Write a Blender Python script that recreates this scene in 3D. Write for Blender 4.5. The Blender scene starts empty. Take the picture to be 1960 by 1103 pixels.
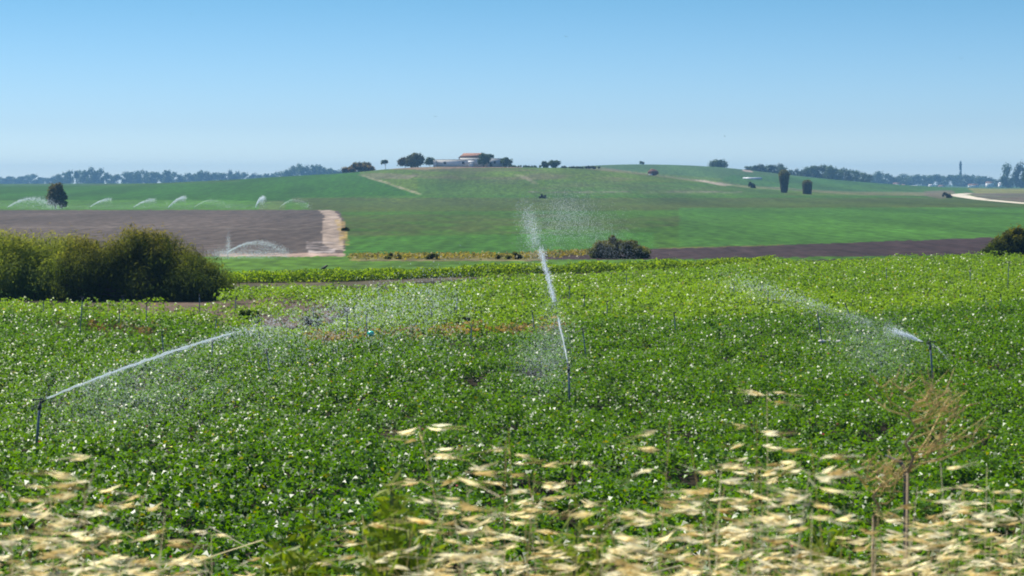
import bpy, math, random
import numpy as np
from mathutils import Vector, Matrix, Euler

# ------------------------------------------------------------------ camera, world, sun
random.seed(7)
RNG = np.random.default_rng(7)
SC = bpy.context.scene
COL = SC.collection
F = 3930.0            # focal length in photo pixels (1960 wide)
CU, CV = 980.0, 350.0 # vanishing column, eye-level row
H = 5.6               # eye height over the field

cam_d = bpy.data.cameras.new("camera")
cam = bpy.data.objects.new("camera", cam_d)
COL.objects.link(cam)
cam.location = (0, 0, H)
cam.rotation_euler = (math.radians(90), 0, 0)
cam_d.sensor_width = 36.0
cam_d.lens = F / 1960.0 * 36.0
cam_d.shift_y = -(551.5 - CV) / 1960.0
cam_d.clip_start = 0.2
cam_d.clip_end = 40000
cam_d.dof.use_dof = True
cam_d.dof.focus_distance = 60
cam_d.dof.aperture_fstop = 13.0
SC.camera = cam

SUN_EL, SUN_AZ = math.radians(54), math.radians(-46)   # azimuth from +Y, negative = to the left
world = bpy.data.worlds.new("World")
SC.world = world
world.use_nodes = True
wn, wl = world.node_tree.nodes, world.node_tree.links
wn.clear()
w_out = wn.new("ShaderNodeOutputWorld")
w_bg = wn.new("ShaderNodeBackground")
w_sky = wn.new("ShaderNodeTexSky")
w_sky.sky_type = 'NISHITA'
w_sky.sun_disc = False
w_sky.sun_elevation = SUN_EL
w_sky.sun_rotation = SUN_AZ
w_sky.altitude = 0
w_sky.air_density = 1.0
w_sky.dust_density = 0.25
w_sky.ozone_density = 3.0
w_bg.inputs['Strength'].default_value = 0.132
w_geo = wn.new("ShaderNodeTexCoord")
w_sep = wn.new("ShaderNodeSeparateXYZ")
w_ramp = wn.new("ShaderNodeValToRGB")
w_mul = wn.new("ShaderNodeMix")
w_mul.data_type = 'RGBA'; w_mul.blend_type = 'MULTIPLY'
w_mul.inputs[0].default_value = 1.0
wl.new(w_geo.outputs['Generated'], w_sep.inputs[0])
wl.new(w_sep.outputs['Z'], w_ramp.inputs[0])
cr = w_ramp.color_ramp
cr.elements[0].position = 0.0; cr.elements[0].color = (0.60, 0.745, 0.99, 1)
cr.elements.new(0.028).color = (0.375, 0.51, 0.745, 1)
cr.elements[2].position = 0.095; cr.elements[2].color = (0.215, 0.39, 0.535, 1)
wl.new(w_sky.outputs[0], w_mul.inputs[6])
wl.new(w_ramp.outputs[0], w_mul.inputs[7])
wl.new(w_mul.outputs[2], w_bg.inputs['Color'])
wl.new(w_bg.outputs[0], w_out.inputs['Surface'])

sun_d = bpy.data.lights.new("sun", 'SUN')
sun_d.energy = 4.5
sun_d.angle = math.radians(0.5)
sun_d.color = (1.0, 0.95, 0.86)
sun = bpy.data.objects.new("sun", sun_d)
COL.objects.link(sun)
sd = Vector((math.sin(SUN_AZ) * math.cos(SUN_EL), math.cos(SUN_AZ) * math.cos(SUN_EL), math.sin(SUN_EL)))
sun.rotation_euler = sd.to_track_quat('Z', 'Y').to_euler()
sun.location = (0, 0, 100)

SC.view_settings.view_transform = 'Standard'
SC.view_settings.look = 'None'
SC.view_settings.exposure = 0.6
SC.view_settings.gamma = 1.0
SC.render.engine = 'CYCLES'
SC.cycles.use_denoising = True
SC.cycles.filter_width = 1.9
SC.cycles.max_bounces = 8
SC.cycles.transparent_max_bounces = 24
SC.cycles.volume_bounces = 0

# ------------------------------------------------------------------ helpers
def W(u, v, D):
    return Vector(((u - CU) / F * D, D, H - (v - CV) / F * D))

def depth_of(v, z=0.0):
    return F * (H - z) / (v - CV)

def tag(o, label=None, cat=None, group=None, kind=None):
    if label: o["label"] = label
    if cat: o["category"] = cat
    if group: o["group"] = group
    if kind: o["kind"] = kind
    return o

def empty(name, loc, label, cat, group=None, rz=0.0):
    o = bpy.data.objects.new(name, None)
    o.empty_display_size = 0.2
    COL.objects.link(o)
    o.location = loc
    o.rotation_euler = (0, 0, rz)
    return tag(o, label, cat, group)

def mesh_np(name, verts, faces, mat, parent=None, tint=None, tint_domain='FACE', smooth=False, link=True):
    verts = np.ascontiguousarray(verts, dtype=np.float32).reshape(-1, 3)
    me = bpy.data.meshes.new(name)
    me.vertices.add(len(verts))
    me.vertices.foreach_set("co", verts.ravel())
    if isinstance(faces, np.ndarray):
        k = faces.shape[1]
        loops = faces.astype(np.int32).ravel()
        starts = np.arange(len(faces), dtype=np.int32) * k
    else:
        loops = np.array([i for f in faces for i in f], dtype=np.int32)
        ln = [len(f) for f in faces]
        starts = np.concatenate([[0], np.cumsum(ln)[:-1]]).astype(np.int32)
    me.loops.add(len(loops))
    me.loops.foreach_set("vertex_index", loops)
    me.polygons.add(len(starts))
    me.polygons.foreach_set("loop_start", starts)
    if smooth:
        me.polygons.foreach_set("use_smooth", np.ones(len(starts), dtype=bool))
    me.update(calc_edges=True)
    if tint is not None:
        t = np.asarray(tint, dtype=np.float32)
        if t.shape[1] == 3:
            t = np.concatenate([t, np.ones((len(t), 1), np.float32)], 1)
        at = me.attributes.new("tint", 'FLOAT_COLOR', tint_domain)
        at.data.foreach_set("color", np.ascontiguousarray(t).ravel())
    me.materials.append(mat)
    o = bpy.data.objects.new(name, me)
    if link: COL.objects.link(o)
    if parent: o.parent = parent
    return o

class MB:
    """collects simple shapes into one mesh"""
    def __init__(self): self.v, self.f = [], []
    def add(self, vs, fs):
        b = len(self.v)
        self.v += [tuple(p) for p in vs]
        self.f += [tuple(i + b for i in f) for f in fs]
        return self
    def box(self, c, s, rz=0.0):
        cx, cy, cz = c; sx, sy, sz = s[0] / 2, s[1] / 2, s[2] / 2
        ca, sa = math.cos(rz), math.sin(rz)
        vs = []
        for z in (-sz, sz):
            for x, y in ((-sx, -sy), (sx, -sy), (sx, sy), (-sx, sy)):
                vs.append((cx + x * ca - y * sa, cy + x * sa + y * ca, cz + z))
        return self.add(vs, [(3, 2, 1, 0), (4, 5, 6, 7), (0, 1, 5, 4), (1, 2, 6, 5), (2, 3, 7, 6), (3, 0, 4, 7)])
    def tube(self, pts, radii, n=8, cap=True):
        pts = [Vector(p) for p in pts]
        b = len(self.v)
        for i, p in enumerate(pts):
            d = (pts[min(i + 1, len(pts) - 1)] - pts[max(i - 1, 0)])
            d = d.normalized() if d.length > 1e-9 else Vector((0, 0, 1))
            a = d.orthogonal().normalized() if abs(d.z) < 0.9 else Vector((1, 0, 0)).cross(d).normalized()
            c = d.cross(a)
            for k in range(n):
                t = 2 * math.pi * k / n
                self.v.append(tuple(p + (a * math.cos(t) + c * math.sin(t)) * radii[i]))
        for i in range(len(pts) - 1):
            for k in range(n):
                k2 = (k + 1) % n
                self.f.append((b + i * n + k, b + i * n + k2, b + (i + 1) * n + k2, b + (i + 1) * n + k))
        if cap:
            self.f.append(tuple(b + k for k in reversed(range(n))))
            self.f.append(tuple(b + (len(pts) - 1) * n + k for k in range(n)))
        return self
    def ball(self, c, r, nu=12, nv=8):
        rx, ry, rz = (r, r, r) if not hasattr(r, '__len__') else r
        b = len(self.v)
        self.v.append((c[0], c[1], c[2] - rz))
        for j in range(1, nv):
            t = math.pi * j / nv
            for i in range(nu):
                p = 2 * math.pi * i / nu
                self.v.append((c[0] + rx * math.sin(t) * math.cos(p), c[1] + ry * math.sin(t) * math.sin(p), c[2] - rz * math.cos(t)))
        self.v.append((c[0], c[1], c[2] + rz))
        for i in range(nu):
            self.f.append((b, b + 1 + (i + 1) % nu, b + 1 + i))
            for j in range(nv - 2):
                q = b + 1 + j * nu
                self.f.append((q + i, q + (i + 1) % nu, q + nu + (i + 1) % nu, q + nu + i))
            q = b + 1 + (nv - 2) * nu
            self.f.append((q + i, q + (i + 1) % nu, len(self.v) - 1))
        return self
    def build(self, name, mat, parent=None, smooth=False):
        return mesh_np(name, np.array(self.v), self.f, mat, parent, smooth=smooth)

_lat = RNG.random((64, 64))
def vnoise(x, y, seed=0):
    x = np.asarray(x, float) + seed * 17.37; y = np.asarray(y, float) + seed * 9.71
    xi = np.floor(x).astype(int); yi = np.floor(y).astype(int)
    fx = x - xi; fy = y - yi
    fx = fx * fx * (3 - 2 * fx); fy = fy * fy * (3 - 2 * fy)
    g = lambda a, b: _lat[a % 64, b % 64]
    return (g(xi, yi) * (1 - fx) + g(xi + 1, yi) * fx) * (1 - fy) + (g(xi, yi + 1) * (1 - fx) + g(xi + 1, yi + 1) * fx) * fy

def fbm(x, y, seed=0, octs=3):
    s, a, t = 0, 1.0, 0
    for i in range(octs):
        s = s + a * vnoise(x * 2 ** i, y * 2 ** i, seed + i); t += a; a *= 0.5
    return s / t

def in_poly(u, v, poly):
    u = np.asarray(u); v = np.asarray(v)
    ins = np.zeros(u.shape, bool)
    n = len(poly)
    for i in range(n):
        x1, y1 = poly[i]; x2, y2 = poly[(i + 1) % n]
        if y1 == y2: continue
        c = ((y1 > v) != (y2 > v)) & (u < (x2 - x1) * (v - y1) / (y2 - y1) + x1)
        ins ^= c
    return ins

def sstep(t):
    t = np.clip(t, 0, 1)
    return t * t * (3 - 2 * t)

# ------------------------------------------------------------------ materials
def new_mat(name):
    m = bpy.data.materials.new(name); m.use_nodes = True
    return m, m.node_tree.nodes, m.node_tree.links, m.node_tree.nodes['Principled BSDF']

def mat_plain(name, col, rough=0.7, noise=0.25, scale=6.0, metal=0.0, spec=0.4, bump=0.0):
    m, n, l, b = new_mat(name)
    b.inputs['Roughness'].default_value = rough
    b.inputs['Metallic'].default_value = metal
    b.inputs['Specular IOR Level'].default_value = spec
    tc = n.new("ShaderNodeTexCoord"); nz = n.new("ShaderNodeTexNoise")
    nz.inputs['Scale'].default_value = scale; nz.inputs['Detail'].default_value = 5
    l.new(tc.outputs['Object'], nz.inputs['Vector'])
    rp = n.new("ShaderNodeValToRGB")
    rp.color_ramp.elements[0].position = 0.3; rp.color_ramp.elements[1].position = 0.7
    rp.color_ramp.elements[0].color = tuple(c * (1 - noise) for c in col) + (1,)
    rp.color_ramp.elements[1].color = tuple(min(1, c * (1 + noise)) for c in col) + (1,)
    l.new(nz.outputs['Fac'], rp.inputs[0]); l.new(rp.outputs[0], b.inputs['Base Color'])
    if bump:
        bp = n.new("ShaderNodeBump"); bp.inputs['Strength'].default_value = bump
        l.new(nz.outputs['Fac'], bp.inputs['Height']); l.new(bp.outputs[0], b.inputs['Normal'])
    return m

def mat_leaf(name, rough=0.5, spec=0.3, trans=0.35, tmul=(1.5, 1.6, 0.7)):
    """leaf: glossy front, some light through it; colour per leaf from the mesh"""
    m, n, l, b = new_mat(name)
    at = n.new("ShaderNodeAttribute"); at.attribute_name = "tint"
    l.new(at.outputs['Color'], b.inputs['Base Color'])
    b.inputs['Roughness'].default_value = rough
    b.inputs['Specular IOR Level'].default_value = spec
    tr = n.new("ShaderNodeBsdfTranslucent")
    mu = n.new("ShaderNodeMix"); mu.data_type = 'RGBA'; mu.blend_type = 'MULTIPLY'; mu.inputs[0].default_value = 1
    mu.inputs[7].default_value = tuple(tmul) + (1,)
    l.new(at.outputs['Color'], mu.inputs[6]); l.new(mu.outputs[2], tr.inputs['Color'])
    mx = n.new("ShaderNodeMixShader"); mx.inputs[0].default_value = trans
    l.new(b.outputs[0], mx.inputs[1]); l.new(tr.outputs[0], mx.inputs[2])
    l.new(mx.outputs[0], n['Material Output'].inputs['Surface'])
    return m

def mat_ground():
    m, n, l, b = new_mat("field_soil_and_crop")
    b.inputs['Roughness'].default_value = 0.9
    b.inputs['Specular IOR Level'].default_value = 0.1
    at = n.new("ShaderNodeAttribute"); at.attribute_name = "tint"
    geo = n.new("ShaderNodeNewGeometry")
    def noise(sx, sy, sc, det):
        mp = n.new("ShaderNodeMapping"); mp.inputs['Scale'].default_value = (sx, sy, 1)
        nz = n.new("ShaderNodeTexNoise"); nz.inputs['Scale'].default_value = sc; nz.inputs['Detail'].default_value = det
        l.new(geo.outputs['Position'], mp.inputs['Vector']); l.new(mp.outputs[0], nz.inputs['Vector'])
        return nz.outputs['Fac']
    a = noise(1, 0.35, 0.9, 6)       # clumps about a metre across
    c = noise(1, 0.12, 0.05, 4)      # large patches drawn out along the rows
    mp1 = n.new("ShaderNodeMapRange"); mp1.inputs[1].default_value = 0.3; mp1.inputs[2].default_value = 0.7
    mp1.inputs[3].default_value = 0.62; mp1.inputs[4].default_value = 1.4
    mp2 = n.new("ShaderNodeMapRange"); mp2.inputs[1].default_value = 0.3; mp2.inputs[2].default_value = 0.7
    mp2.inputs[3].default_value = 0.72; mp2.inputs[4].default_value = 1.26
    l.new(a, mp1.inputs[0]); l.new(c, mp2.inputs[0])
    e = noise(1, 0.07, 0.75, 5)
    mp3 = n.new("ShaderNodeMapRange"); mp3.inputs[1].default_value = 0.3; mp3.inputs[2].default_value = 0.7
    mp3.inputs[3].default_value = 0.72; mp3.inputs[4].default_value = 1.28
    l.new(e, mp3.inputs[0])
    m0 = n.new("ShaderNodeMath"); m0.operation = 'MULTIPLY'
    l.new(mp1.outputs[0], m0.inputs[0]); l.new(mp3.outputs[0], m0.inputs[1])
    mm = n.new("ShaderNodeMath"); mm.operation = 'MULTIPLY'
    l.new(m0.outputs[0], mm.inputs[0]); l.new(mp2.outputs[0], mm.inputs[1])
    sc = n.new("ShaderNodeVectorMath"); sc.operation = 'SCALE'
    l.new(at.outputs['Color'], sc.inputs[0]); l.new(mm.outputs[0], sc.inputs['Scale'])
    l.new(sc.outputs[0], b.inputs['Base Color'])
    bp = n.new("ShaderNodeBump"); bp.inputs['Strength'].default_value = 0.6; bp.inputs['Distance'].default_value = 0.3
    l.new(a, bp.inputs['Height']); l.new(bp.outputs[0], b.inputs['Normal'])
    return m

def mat_water(name, alpha, col=(0.86, 0.93, 0.97)):
    m, n, l, b = new_mat(name)
    b.inputs['Base Color'].default_value = tuple(col) + (1,)
    b.inputs['Roughness'].default_value = 0.25
    tr = n.new("ShaderNodeBsdfTranslucent"); tr.inputs['Color'].default_value = tuple(col) + (1,)
    tp = n.new("ShaderNodeBsdfTransparent")
    m1 = n.new("ShaderNodeMixShader"); m1.inputs[0].default_value = 0.6
    m2 = n.new("ShaderNodeMixShader"); m2.inputs[0].default_value = alpha
    l.new(b.outputs[0], m1.inputs[1]); l.new(tr.outputs[0], m1.inputs[2])
    l.new(tp.outputs[0], m2.inputs[1]); l.new(m1.outputs[0], m2.inputs[2])
    l.new(m2.outputs[0], n['Material Output'].inputs['Surface'])
    return m

M_GROUND = mat_ground()
M_COTTON = mat_leaf("glossy_crop_leaf", rough=0.40, spec=0.42, trans=0.44, tmul=(2.3, 2.0, 0.15))
M_FARCROP = mat_leaf("pale_crop_leaf", rough=0.38, spec=0.32, trans=0.45, tmul=(1.7, 1.7, 0.4))
M_ROW = mat_leaf("row_leaf", rough=0.5, spec=0.15, trans=0.55, tmul=(1.7, 1.6, 0.4))
M_SHRUB = mat_leaf("shrub_foliage", rough=0.7, spec=0.05, trans=0.58, tmul=(1.7, 1.6, 0.5))
M_TREE = mat_leaf("tree_foliage", rough=0.7, spec=0.08, trans=0.35, tmul=(1.5, 1.5, 0.5))
M_DRY = mat_leaf("dry_straw", rough=0.4, spec=0.4, trans=0.70, tmul=(1.1, 1.08, 1.0))
M_WEED = mat_leaf("weed_foliage", rough=0.5, spec=0.25, trans=0.4)
M_BARK = mat_plain("bark", (0.12, 0.09, 0.07), 0.9, 0.4, 3, bump=0.4)
M_PIPE = mat_plain("grey_pipe", (0.17, 0.20, 0.22), 0.45, 0.25, 8, metal=0.4)
M_HEAD = mat_plain("dark_sprinkler_brass", (0.05, 0.05, 0.055), 0.45, 0.2, 20, metal=0.3)
M_STREAM = mat_water("water_stream", 0.62)
M_FARJET = mat_water("far_water_stream", 0.3)
M_DROP = mat_water("water_drops", 0.32)
M_MIST = mat_water("water_mist", 0.12)

# ------------------------------------------------------------------ terrain
CREST_A = np.array([(-2500, 359), (-600, 358), (0, 357), (150, 356), (300, 351), (450, 344), (560, 337), (650, 332.5), (700, 328.5),
                    (760, 322), (830, 319.5), (1000, 320.5), (1120, 323), (1180, 327), (1250, 335), (1330, 346), (1400, 354),
                    (1500, 361), (1600, 366), (1700, 370), (1850, 372), (4500, 372)])
CREST_B = np.array([(-2500, 362), (600, 350), (900, 337), (1000, 326), (1100, 319), (1200, 314.5), (1300, 316), (1380, 320),
                    (1450, 328), (1520, 336), (1600, 344.5), (1700, 352.5), (1800, 359), (1900, 362), (4500, 363)])
DA, DB = 950.0, 1350.0
def _smooth_interp(u, tab):
    s = 0
    for k, w in ((-45, .15), (-22, .22), (0, .26), (22, .22), (45, .15)):
        s = s + w * np.interp(u + k, tab[:, 0], tab[:, 1])
    return s

def terr_uD(u, D):
    u = np.asarray(u, float); D = np.asarray(D, float)
    hA = H + (CV - _smooth_interp(u, CREST_A)) * DA / F
    hB = H + (CV - _smooth_interp(u, CREST_B)) * DB / F
    hA = np.maximum(hA, 0); hB = np.maximum(hB, 0)
    za = hA * np.where(D < DA, sstep((D - 540) / (DA - 540)), 1 - 0.8 * sstep((D - DA) / 500))
    zb = hB * np.where(D < DB, sstep((D - 980) / (DB - 980)), 1 - 0.7 * sstep((D - DB) / 700))
    return np.maximum(za, zb)

def terr(x, y):
    return float(terr_uD(CU + F * x / max(y, 1.0), y))

def ground_at(u, v, dmin=20, dmax=3500):
    D = np.geomspace(dmin, dmax, 6000)
    z = terr_uD(np.full_like(D, u), D)
    vv = CV + F * (H - z) / D
    i = np.argmax(vv <= v)
    if vv[i] > v: i = np.argmin(vv)
    return Vector(((u - CU) / F * D[i], D[i], z[i]))

G_MID = (0.040, 0.100, 0.008); G_LEFT = (0.024, 0.088, 0.004); G_HILL = (0.070, 0.116, 0.014)
G_OLIVE = (0.056, 0.074, 0.014); G_FAR = (0.050, 0.100, 0.026); G_STRIP = (0.060, 0.130, 0.010)
BROWN = (0.080, 0.062, 0.051); DKBROWN = (0.042, 0.027, 0.026); PALE = (0.34, 0.27, 0.21); WHITE = (0.72, 0.66, 0.55)
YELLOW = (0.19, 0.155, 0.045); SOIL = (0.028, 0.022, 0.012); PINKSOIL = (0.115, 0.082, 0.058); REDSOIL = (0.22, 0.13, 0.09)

def paint(u, v, D):
    """albedo and field id of the ground at the given points (field limits given as outlines)"""
    ju = u + (fbm(u / 14, v / 3, 3) - .5) * 7
    jv = v + (fbm(u / 11, v / 3, 5) - .5) * 2.2 * np.clip((v - 360) / 60, .25, 1.6)
    c = np.empty(u.shape + (3,), float)
    cls = np.full(u.shape, 1)
    c[:] = G_MID
    def put(poly, col, k=None, soft=None, mixf=1.0):
        m = in_poly(ju, jv, poly)
        f = np.where(m, mixf, 0.0)
        if soft is not None: f = f * soft
        c[:] = c * (1 - f[..., None]) + np.array(col) * f[..., None]
        if k is not None: cls[m & (f > 0.3)] = k
    n1 = fbm(u / 70, v / 5, 11); n2 = fbm(u / 160, v / 9, 13); n3 = fbm(u / 25, v / 2.5, 17)
    L, R = -4000, 6000
    # streaks in the broad middle field
    put([(560, 379), (R, 377), (R, 396), (1500, 402), (560, 406)], G_OLIVE, soft=0.55 + 0.45 * n1)
    put([(650, 412), (1100, 410), (1500, 418), (1100, 446), (650, 452)], (0.058, 0.076, 0.018), soft=0.75 * sstep(n1 * 2 - .4))
    put([(1300, 398), (R, 390), (R, 458), (1300, 472)], (0.044, 0.125, 0.016), soft=0.6 + .4 * n2)
    put([(650, 455), (1250, 445), (1250, 486), (650, 486)], (0.036, 0.122, 0.012), soft=0.6 * n1 + .3)
    # left slope
    put([(L, 300), (690, 300), (690, 335), (802, 374), (560, 379), (560, 404), (L, 404)], G_LEFT)
    put([(L, 383), (420, 383), (590, 388), (590, 404), (L, 404)], (0.060, 0.150, 0.014), soft=0.5 + 0.5 * n1)
    put([(495, 384), (545, 384), (545, 402), (495, 402)], (0.12, 0.105, 0.06), soft=0.7 * n1)
    put([(L, 352), (250, 352), (460, 345), (460, 348), (250, 356), (L, 358)], (0.10, 0.09, 0.06), soft=0.35 * n1)
    # hill with the farm
    put([(690, 300), (690, 335), (802, 374), (R, 376), (R, 300)], G_HILL, 2)
    put([(800, 322), (1010, 324), (1250, 345), (1500, 368), (1100, 366), (860, 350), (780, 338)], (0.10, 0.085, 0.052), 2, soft=0.6 * sstep(n1 * 2.4 - .75))
    put([(800, 342), (1500, 352), (1500, 374), (800, 374)], (0.036, 0.098, 0.014), 2, soft=0.55 * n2 + .25)
    put([(1010, 366), (1420, 366), (1420, 370), (1010, 370)], (0.15, 0.13, 0.11), 2, soft=0.6 * sstep(n3 * 2 - .5))
    put([(690, 333), (740, 331), (800, 336), (780, 343), (720, 342)], (0.16, 0.135, 0.095), 2, soft=0.7 * n3 + .2)
    put([(687, 335.5), (697, 335.5), (760, 355.5), (806, 371), (802, 373), (740, 353)], PALE, 2, soft=0.15 + 0.5 * n3)
    put([(985, 334), (1000, 334), (1032, 352), (1022, 353)], PALE, 2, soft=0.5 * n3)
    put([(735, 324), (770, 317), (1000, 317), (1000, 321.5), (900, 322), (800, 325)], REDSOIL, 2, soft=0.55 + .35 * n3)
    put([(1120, 310), (1160, 324), (1240, 331), (1430, 346), (1960, 366), (R, 366), (R, 300), (1120, 300)], G_FAR, 3)
    put([(1400, 335), (1560, 340), (1960, 362), (1960, 372), (1500, 366), (1380, 346)], (0.034, 0.100, 0.012), 3, soft=0.8)
    put([(1120, 316), (1160, 321), (1245, 333), (1330, 343), (1420, 354), (1600, 366), (1820, 368), (1820, 376), (1650, 374), (1430, 360), (1240, 336), (1120, 324)],
        (0.19, 0.14, 0.10), 3, soft=0.1 + 0.55 * n3)
    put([(1330, 345), (1345, 345), (1400, 354), (1385, 357)], PALE, 3, soft=0.8 * n3 + .2)
    put([(1420, 322), (1436, 325), (1440, 330), (1424, 329)], PALE, 3)
    # right edge: bank and white track
    put([(1850, 360), (R, 360), (R, 373), (1868, 371)], (0.16, 0.16, 0.04), 1)
    put([(1845, 368), (1868, 370), (R, 372), (R, 388), (1960, 387), (1872, 379)], (0.14, 0.10, 0.085), 1, soft=0.5 + .4 * n3)
    put([(1770, 366), (1825, 364), (1830, 376), (1800, 381), (1770, 375)], (0.13, 0.10, 0.07), 1, soft=0.7)
    # left ploughed field with its pale headland
    put([(L, 404), (560, 402), (620, 402), (648, 404), (660, 425), (662, 470), (655, 491), (420, 491), (L, 500)], BROWN, 4)
    put([(L, 428), (400, 434), (560, 438), (620, 432), (620, 434.5), (560, 441), (400, 437), (L, 431)], (0.11, 0.088, 0.07), 4, soft=0.4 + .5 * n1)
    put([(610, 402), (640, 403), (652, 420), (656, 460), (660, 480), (640, 478), (618, 468), (616, 440), (622, 412)], (0.36, 0.28, 0.215), 5, soft=0.55 + .45 * n3)
    put([(585, 462), (640, 464), (645, 488), (590, 488)], (0.40, 0.34, 0.31), 5, soft=0.8 * sstep(n3 * 2.2 - .6))
    put([(420, 486), (660, 484), (660, 491.5), (420, 492)], (0.36, 0.25, 0.19), 5, soft=0.5 + .4 * n3)
    put([(642, 420), (660, 425), (664, 446), (668, 470), (648, 470), (650, 445)], (0.36, 0.25, 0.08), 5, soft=0.8 * sstep(n3 * 2.4 - .5))
    # strips between ploughed field and crop
    put([(420, 491), (670, 491), (670, 497), (R, 497), (R, 560), (L, 560), (L, 500), (420, 493)], G_STRIP, 6)
    put([(670, 486), (1010, 486), (1250, 477), (1250, 481), (1020, 500), (670, 500)], YELLOW, 7, soft=0.5 + 0.5 * sstep(n3 * 2 - .4))
    put([(690, 495), (1040, 494), (1040, 500), (690, 500)], (0.12, 0.10, 0.06), 7, soft=0.6 * n3 + .2)
    # right ploughed band
    put([(1030, 484), (1250, 476.5), (1500, 469), (1900, 455), (R, 330), (R, 480), (1960, 486), (1500, 493), (1250, 497), (1040, 497)], DKBROWN, 8)
    put([(1500, 468), (1260, 475), (1260, 477), (1500, 470)], YELLOW, 8, soft=0.7 * n3)
    # soil under the crops
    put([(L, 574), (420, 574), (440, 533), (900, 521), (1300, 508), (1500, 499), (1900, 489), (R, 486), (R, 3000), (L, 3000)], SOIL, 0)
    put([(420, 536), (660, 536), (900, 526), (1300, 515), (1300, 520), (900, 533), (680, 552), (430, 548)], (0.10, 0.085, 0.05), 0, soft=0.8)  # bare earth strip, also stands in for the row's dark shadow
    put([(150, 582), (430, 566), (560, 566), (680, 580), (620, 620), (500, 628), (200, 600)], PINKSOIL, 0, soft=0.75 + .25 * n3)
    return c, cls

def build_terrain():
    us = np.concatenate([np.linspace(-2600, -200, 40)[:-1], np.linspace(-200, 2160, 600), np.linspace(2160, 4560, 40)[1:]])
    v_near = np.linspace(1700, 580, 160)
    v_mid = np.linspace(580, 405, 175)[1:]
    D = np.concatenate([F * H / (v_near - CV), F * H / (v_mid - CV)])
    D = np.concatenate([D, np.arange(D[-1] + 4, 1500, 6.5), np.linspace(1500, 2600, 50)[1:], np.geomspace(2600, 4300, 12)[1:]])
    UU, DD = np.meshgrid(us, D)
    ZZ = terr_uD(UU, DD)
    XX = (UU - CU) / F * DD
    near = np.clip((DD - 20) / 30, 0, 1)
    ZZ = ZZ + near * (fbm(XX / 9, DD / 9, 21) - .5) * 0.12
    VV = CV + F * (H - ZZ) / DD
    c, cls = paint(UU, VV, DD)
    # ground hidden behind the crests takes the plain field colour
    hid = DD > 1420
    c[hid] = G_FAR; cls[hid] = 3
    nr, nc = UU.shape
    idx = np.arange(nr * nc).reshape(nr, nc)
    faces = np.stack([idx[:-1, :-1], idx[:-1, 1:], idx[1:, 1:], idx[1:, :-1]], -1).reshape(-1, 4)
    fc = cls[:-1, :-1].reshape(-1)
    V = np.stack([XX, DD, ZZ], -1).reshape(-1, 3)
    C = c.reshape(-1, 3)
    names = {0: 'crop_soil', 1: 'field', 2: 'hill', 3: 'hill', 4: 'ploughed_field', 5: 'dirt_track', 6: 'grass_strip', 7: 'dry_grass_strip', 8: 'ploughed_field'}
    for k in range(9):
        f = faces[fc == k]
        if not len(f): continue
        un, inv = np.unique(f, return_inverse=True)
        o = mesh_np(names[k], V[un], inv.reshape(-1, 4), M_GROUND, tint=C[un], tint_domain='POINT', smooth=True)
        o["kind"] = "structure"
    # ground far around, below the fields
    s = 4400
    o = mesh_np("ground", [(-s, -s, -.4), (s, -s, -.4), (s, s, -.4), (-s, s, -.4)], np.array([[0, 1, 2, 3]]), M_GROUND,
                tint=[G_FAR] * 4, tint_domain='POINT')
    o["kind"] = "structure"
    # embankment the picture is taken from
    prof = [(-16, -.2), (-8, 3.4), (-5, 4.05), (4, 4.1), (7, 4.0), (10, 3.1), (14, 1.7), (19, .05), (22, -.1)]
    xs = np.linspace(-80, 80, 161)
    PX, PI = np.meshgrid(xs, np.arange(len(prof)))
    PY = np.array(prof)[PI, 0]; PZ = np.array(prof)[PI, 1] + (fbm(PX / 1.5, PY / 1.5, 31) - .5) * .15
    idx = np.arange(PX.size).reshape(PX.shape)
    fc = np.stack([idx[:-1, :-1], idx[:-1, 1:], idx[1:, 1:], idx[1:, :-1]], -1).reshape(-1, 4)
    o = mesh_np("embankment", np.stack([PX, PY, PZ], -1).reshape(-1, 3), fc, M_GROUND,
                tint=np.tile([(0.22, 0.17, 0.09)], (PX.size, 1)), tint_domain='POINT', smooth=True)
    o["kind"] = "structure"
build_terrain()

# white farm track, a thin sheet on the field
def strip_road(name, pts, mat, lift=0.03):
    P = []
    for (u, v, w) in pts:
        g = ground_at(u, v, 100)
        P.append((g, w))
    L_, R_ = [], []
    for i, (g, w) in enumerate(P):
        d = (P[min(i + 1, len(P) - 1)][0] - P[max(i - 1, 0)][0]); d.z = 0; d.normalize()
        s = Vector((-d.y, d.x, 0)) * w / 2
        for lst, q in ((L_, g + s), (R_, g - s)):
            lst.append(Vector((q.x, q.y, terr(q.x, q.y) + lift)))
    n = len(P)
    V = L_ + R_
    Fc = [(i, i + 1, n + i + 1, n + i) for i in range(n - 1)]
    o = mesh_np(name, np.array([tuple(p) for p in V]), Fc, mat)
    o["kind"] = "structure"
    return o
M_TRACK = mat_plain("chalky_track", (0.60, 0.52, 0.39), 0.9, 0.35, 0.25)
def fine(pts, k=10):
    a = np.array(pts, float); t = np.arange(len(a)); tt = np.linspace(0, len(a) - 1, (len(a) - 1) * k + 1)
    return [tuple(np.interp(q, t, a[:, j]) for j in range(3)) for q in tt]
strip_road("dirt_road", fine([(1824, 372.8, 6), (1836, 374.0, 8), (1850, 377.5, 7), (1880, 382, 5.5), (1920, 386, 4.5), (1960, 389.5, 4.2), (2060, 397, 4), (2300, 412, 4)]), M_TRACK)
strip_road("dirt_road", fine([(1832, 373.2, 7), (1842, 371.8, 7), (1850, 370.8, 6)]), M_TRACK, 0.06)

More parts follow.
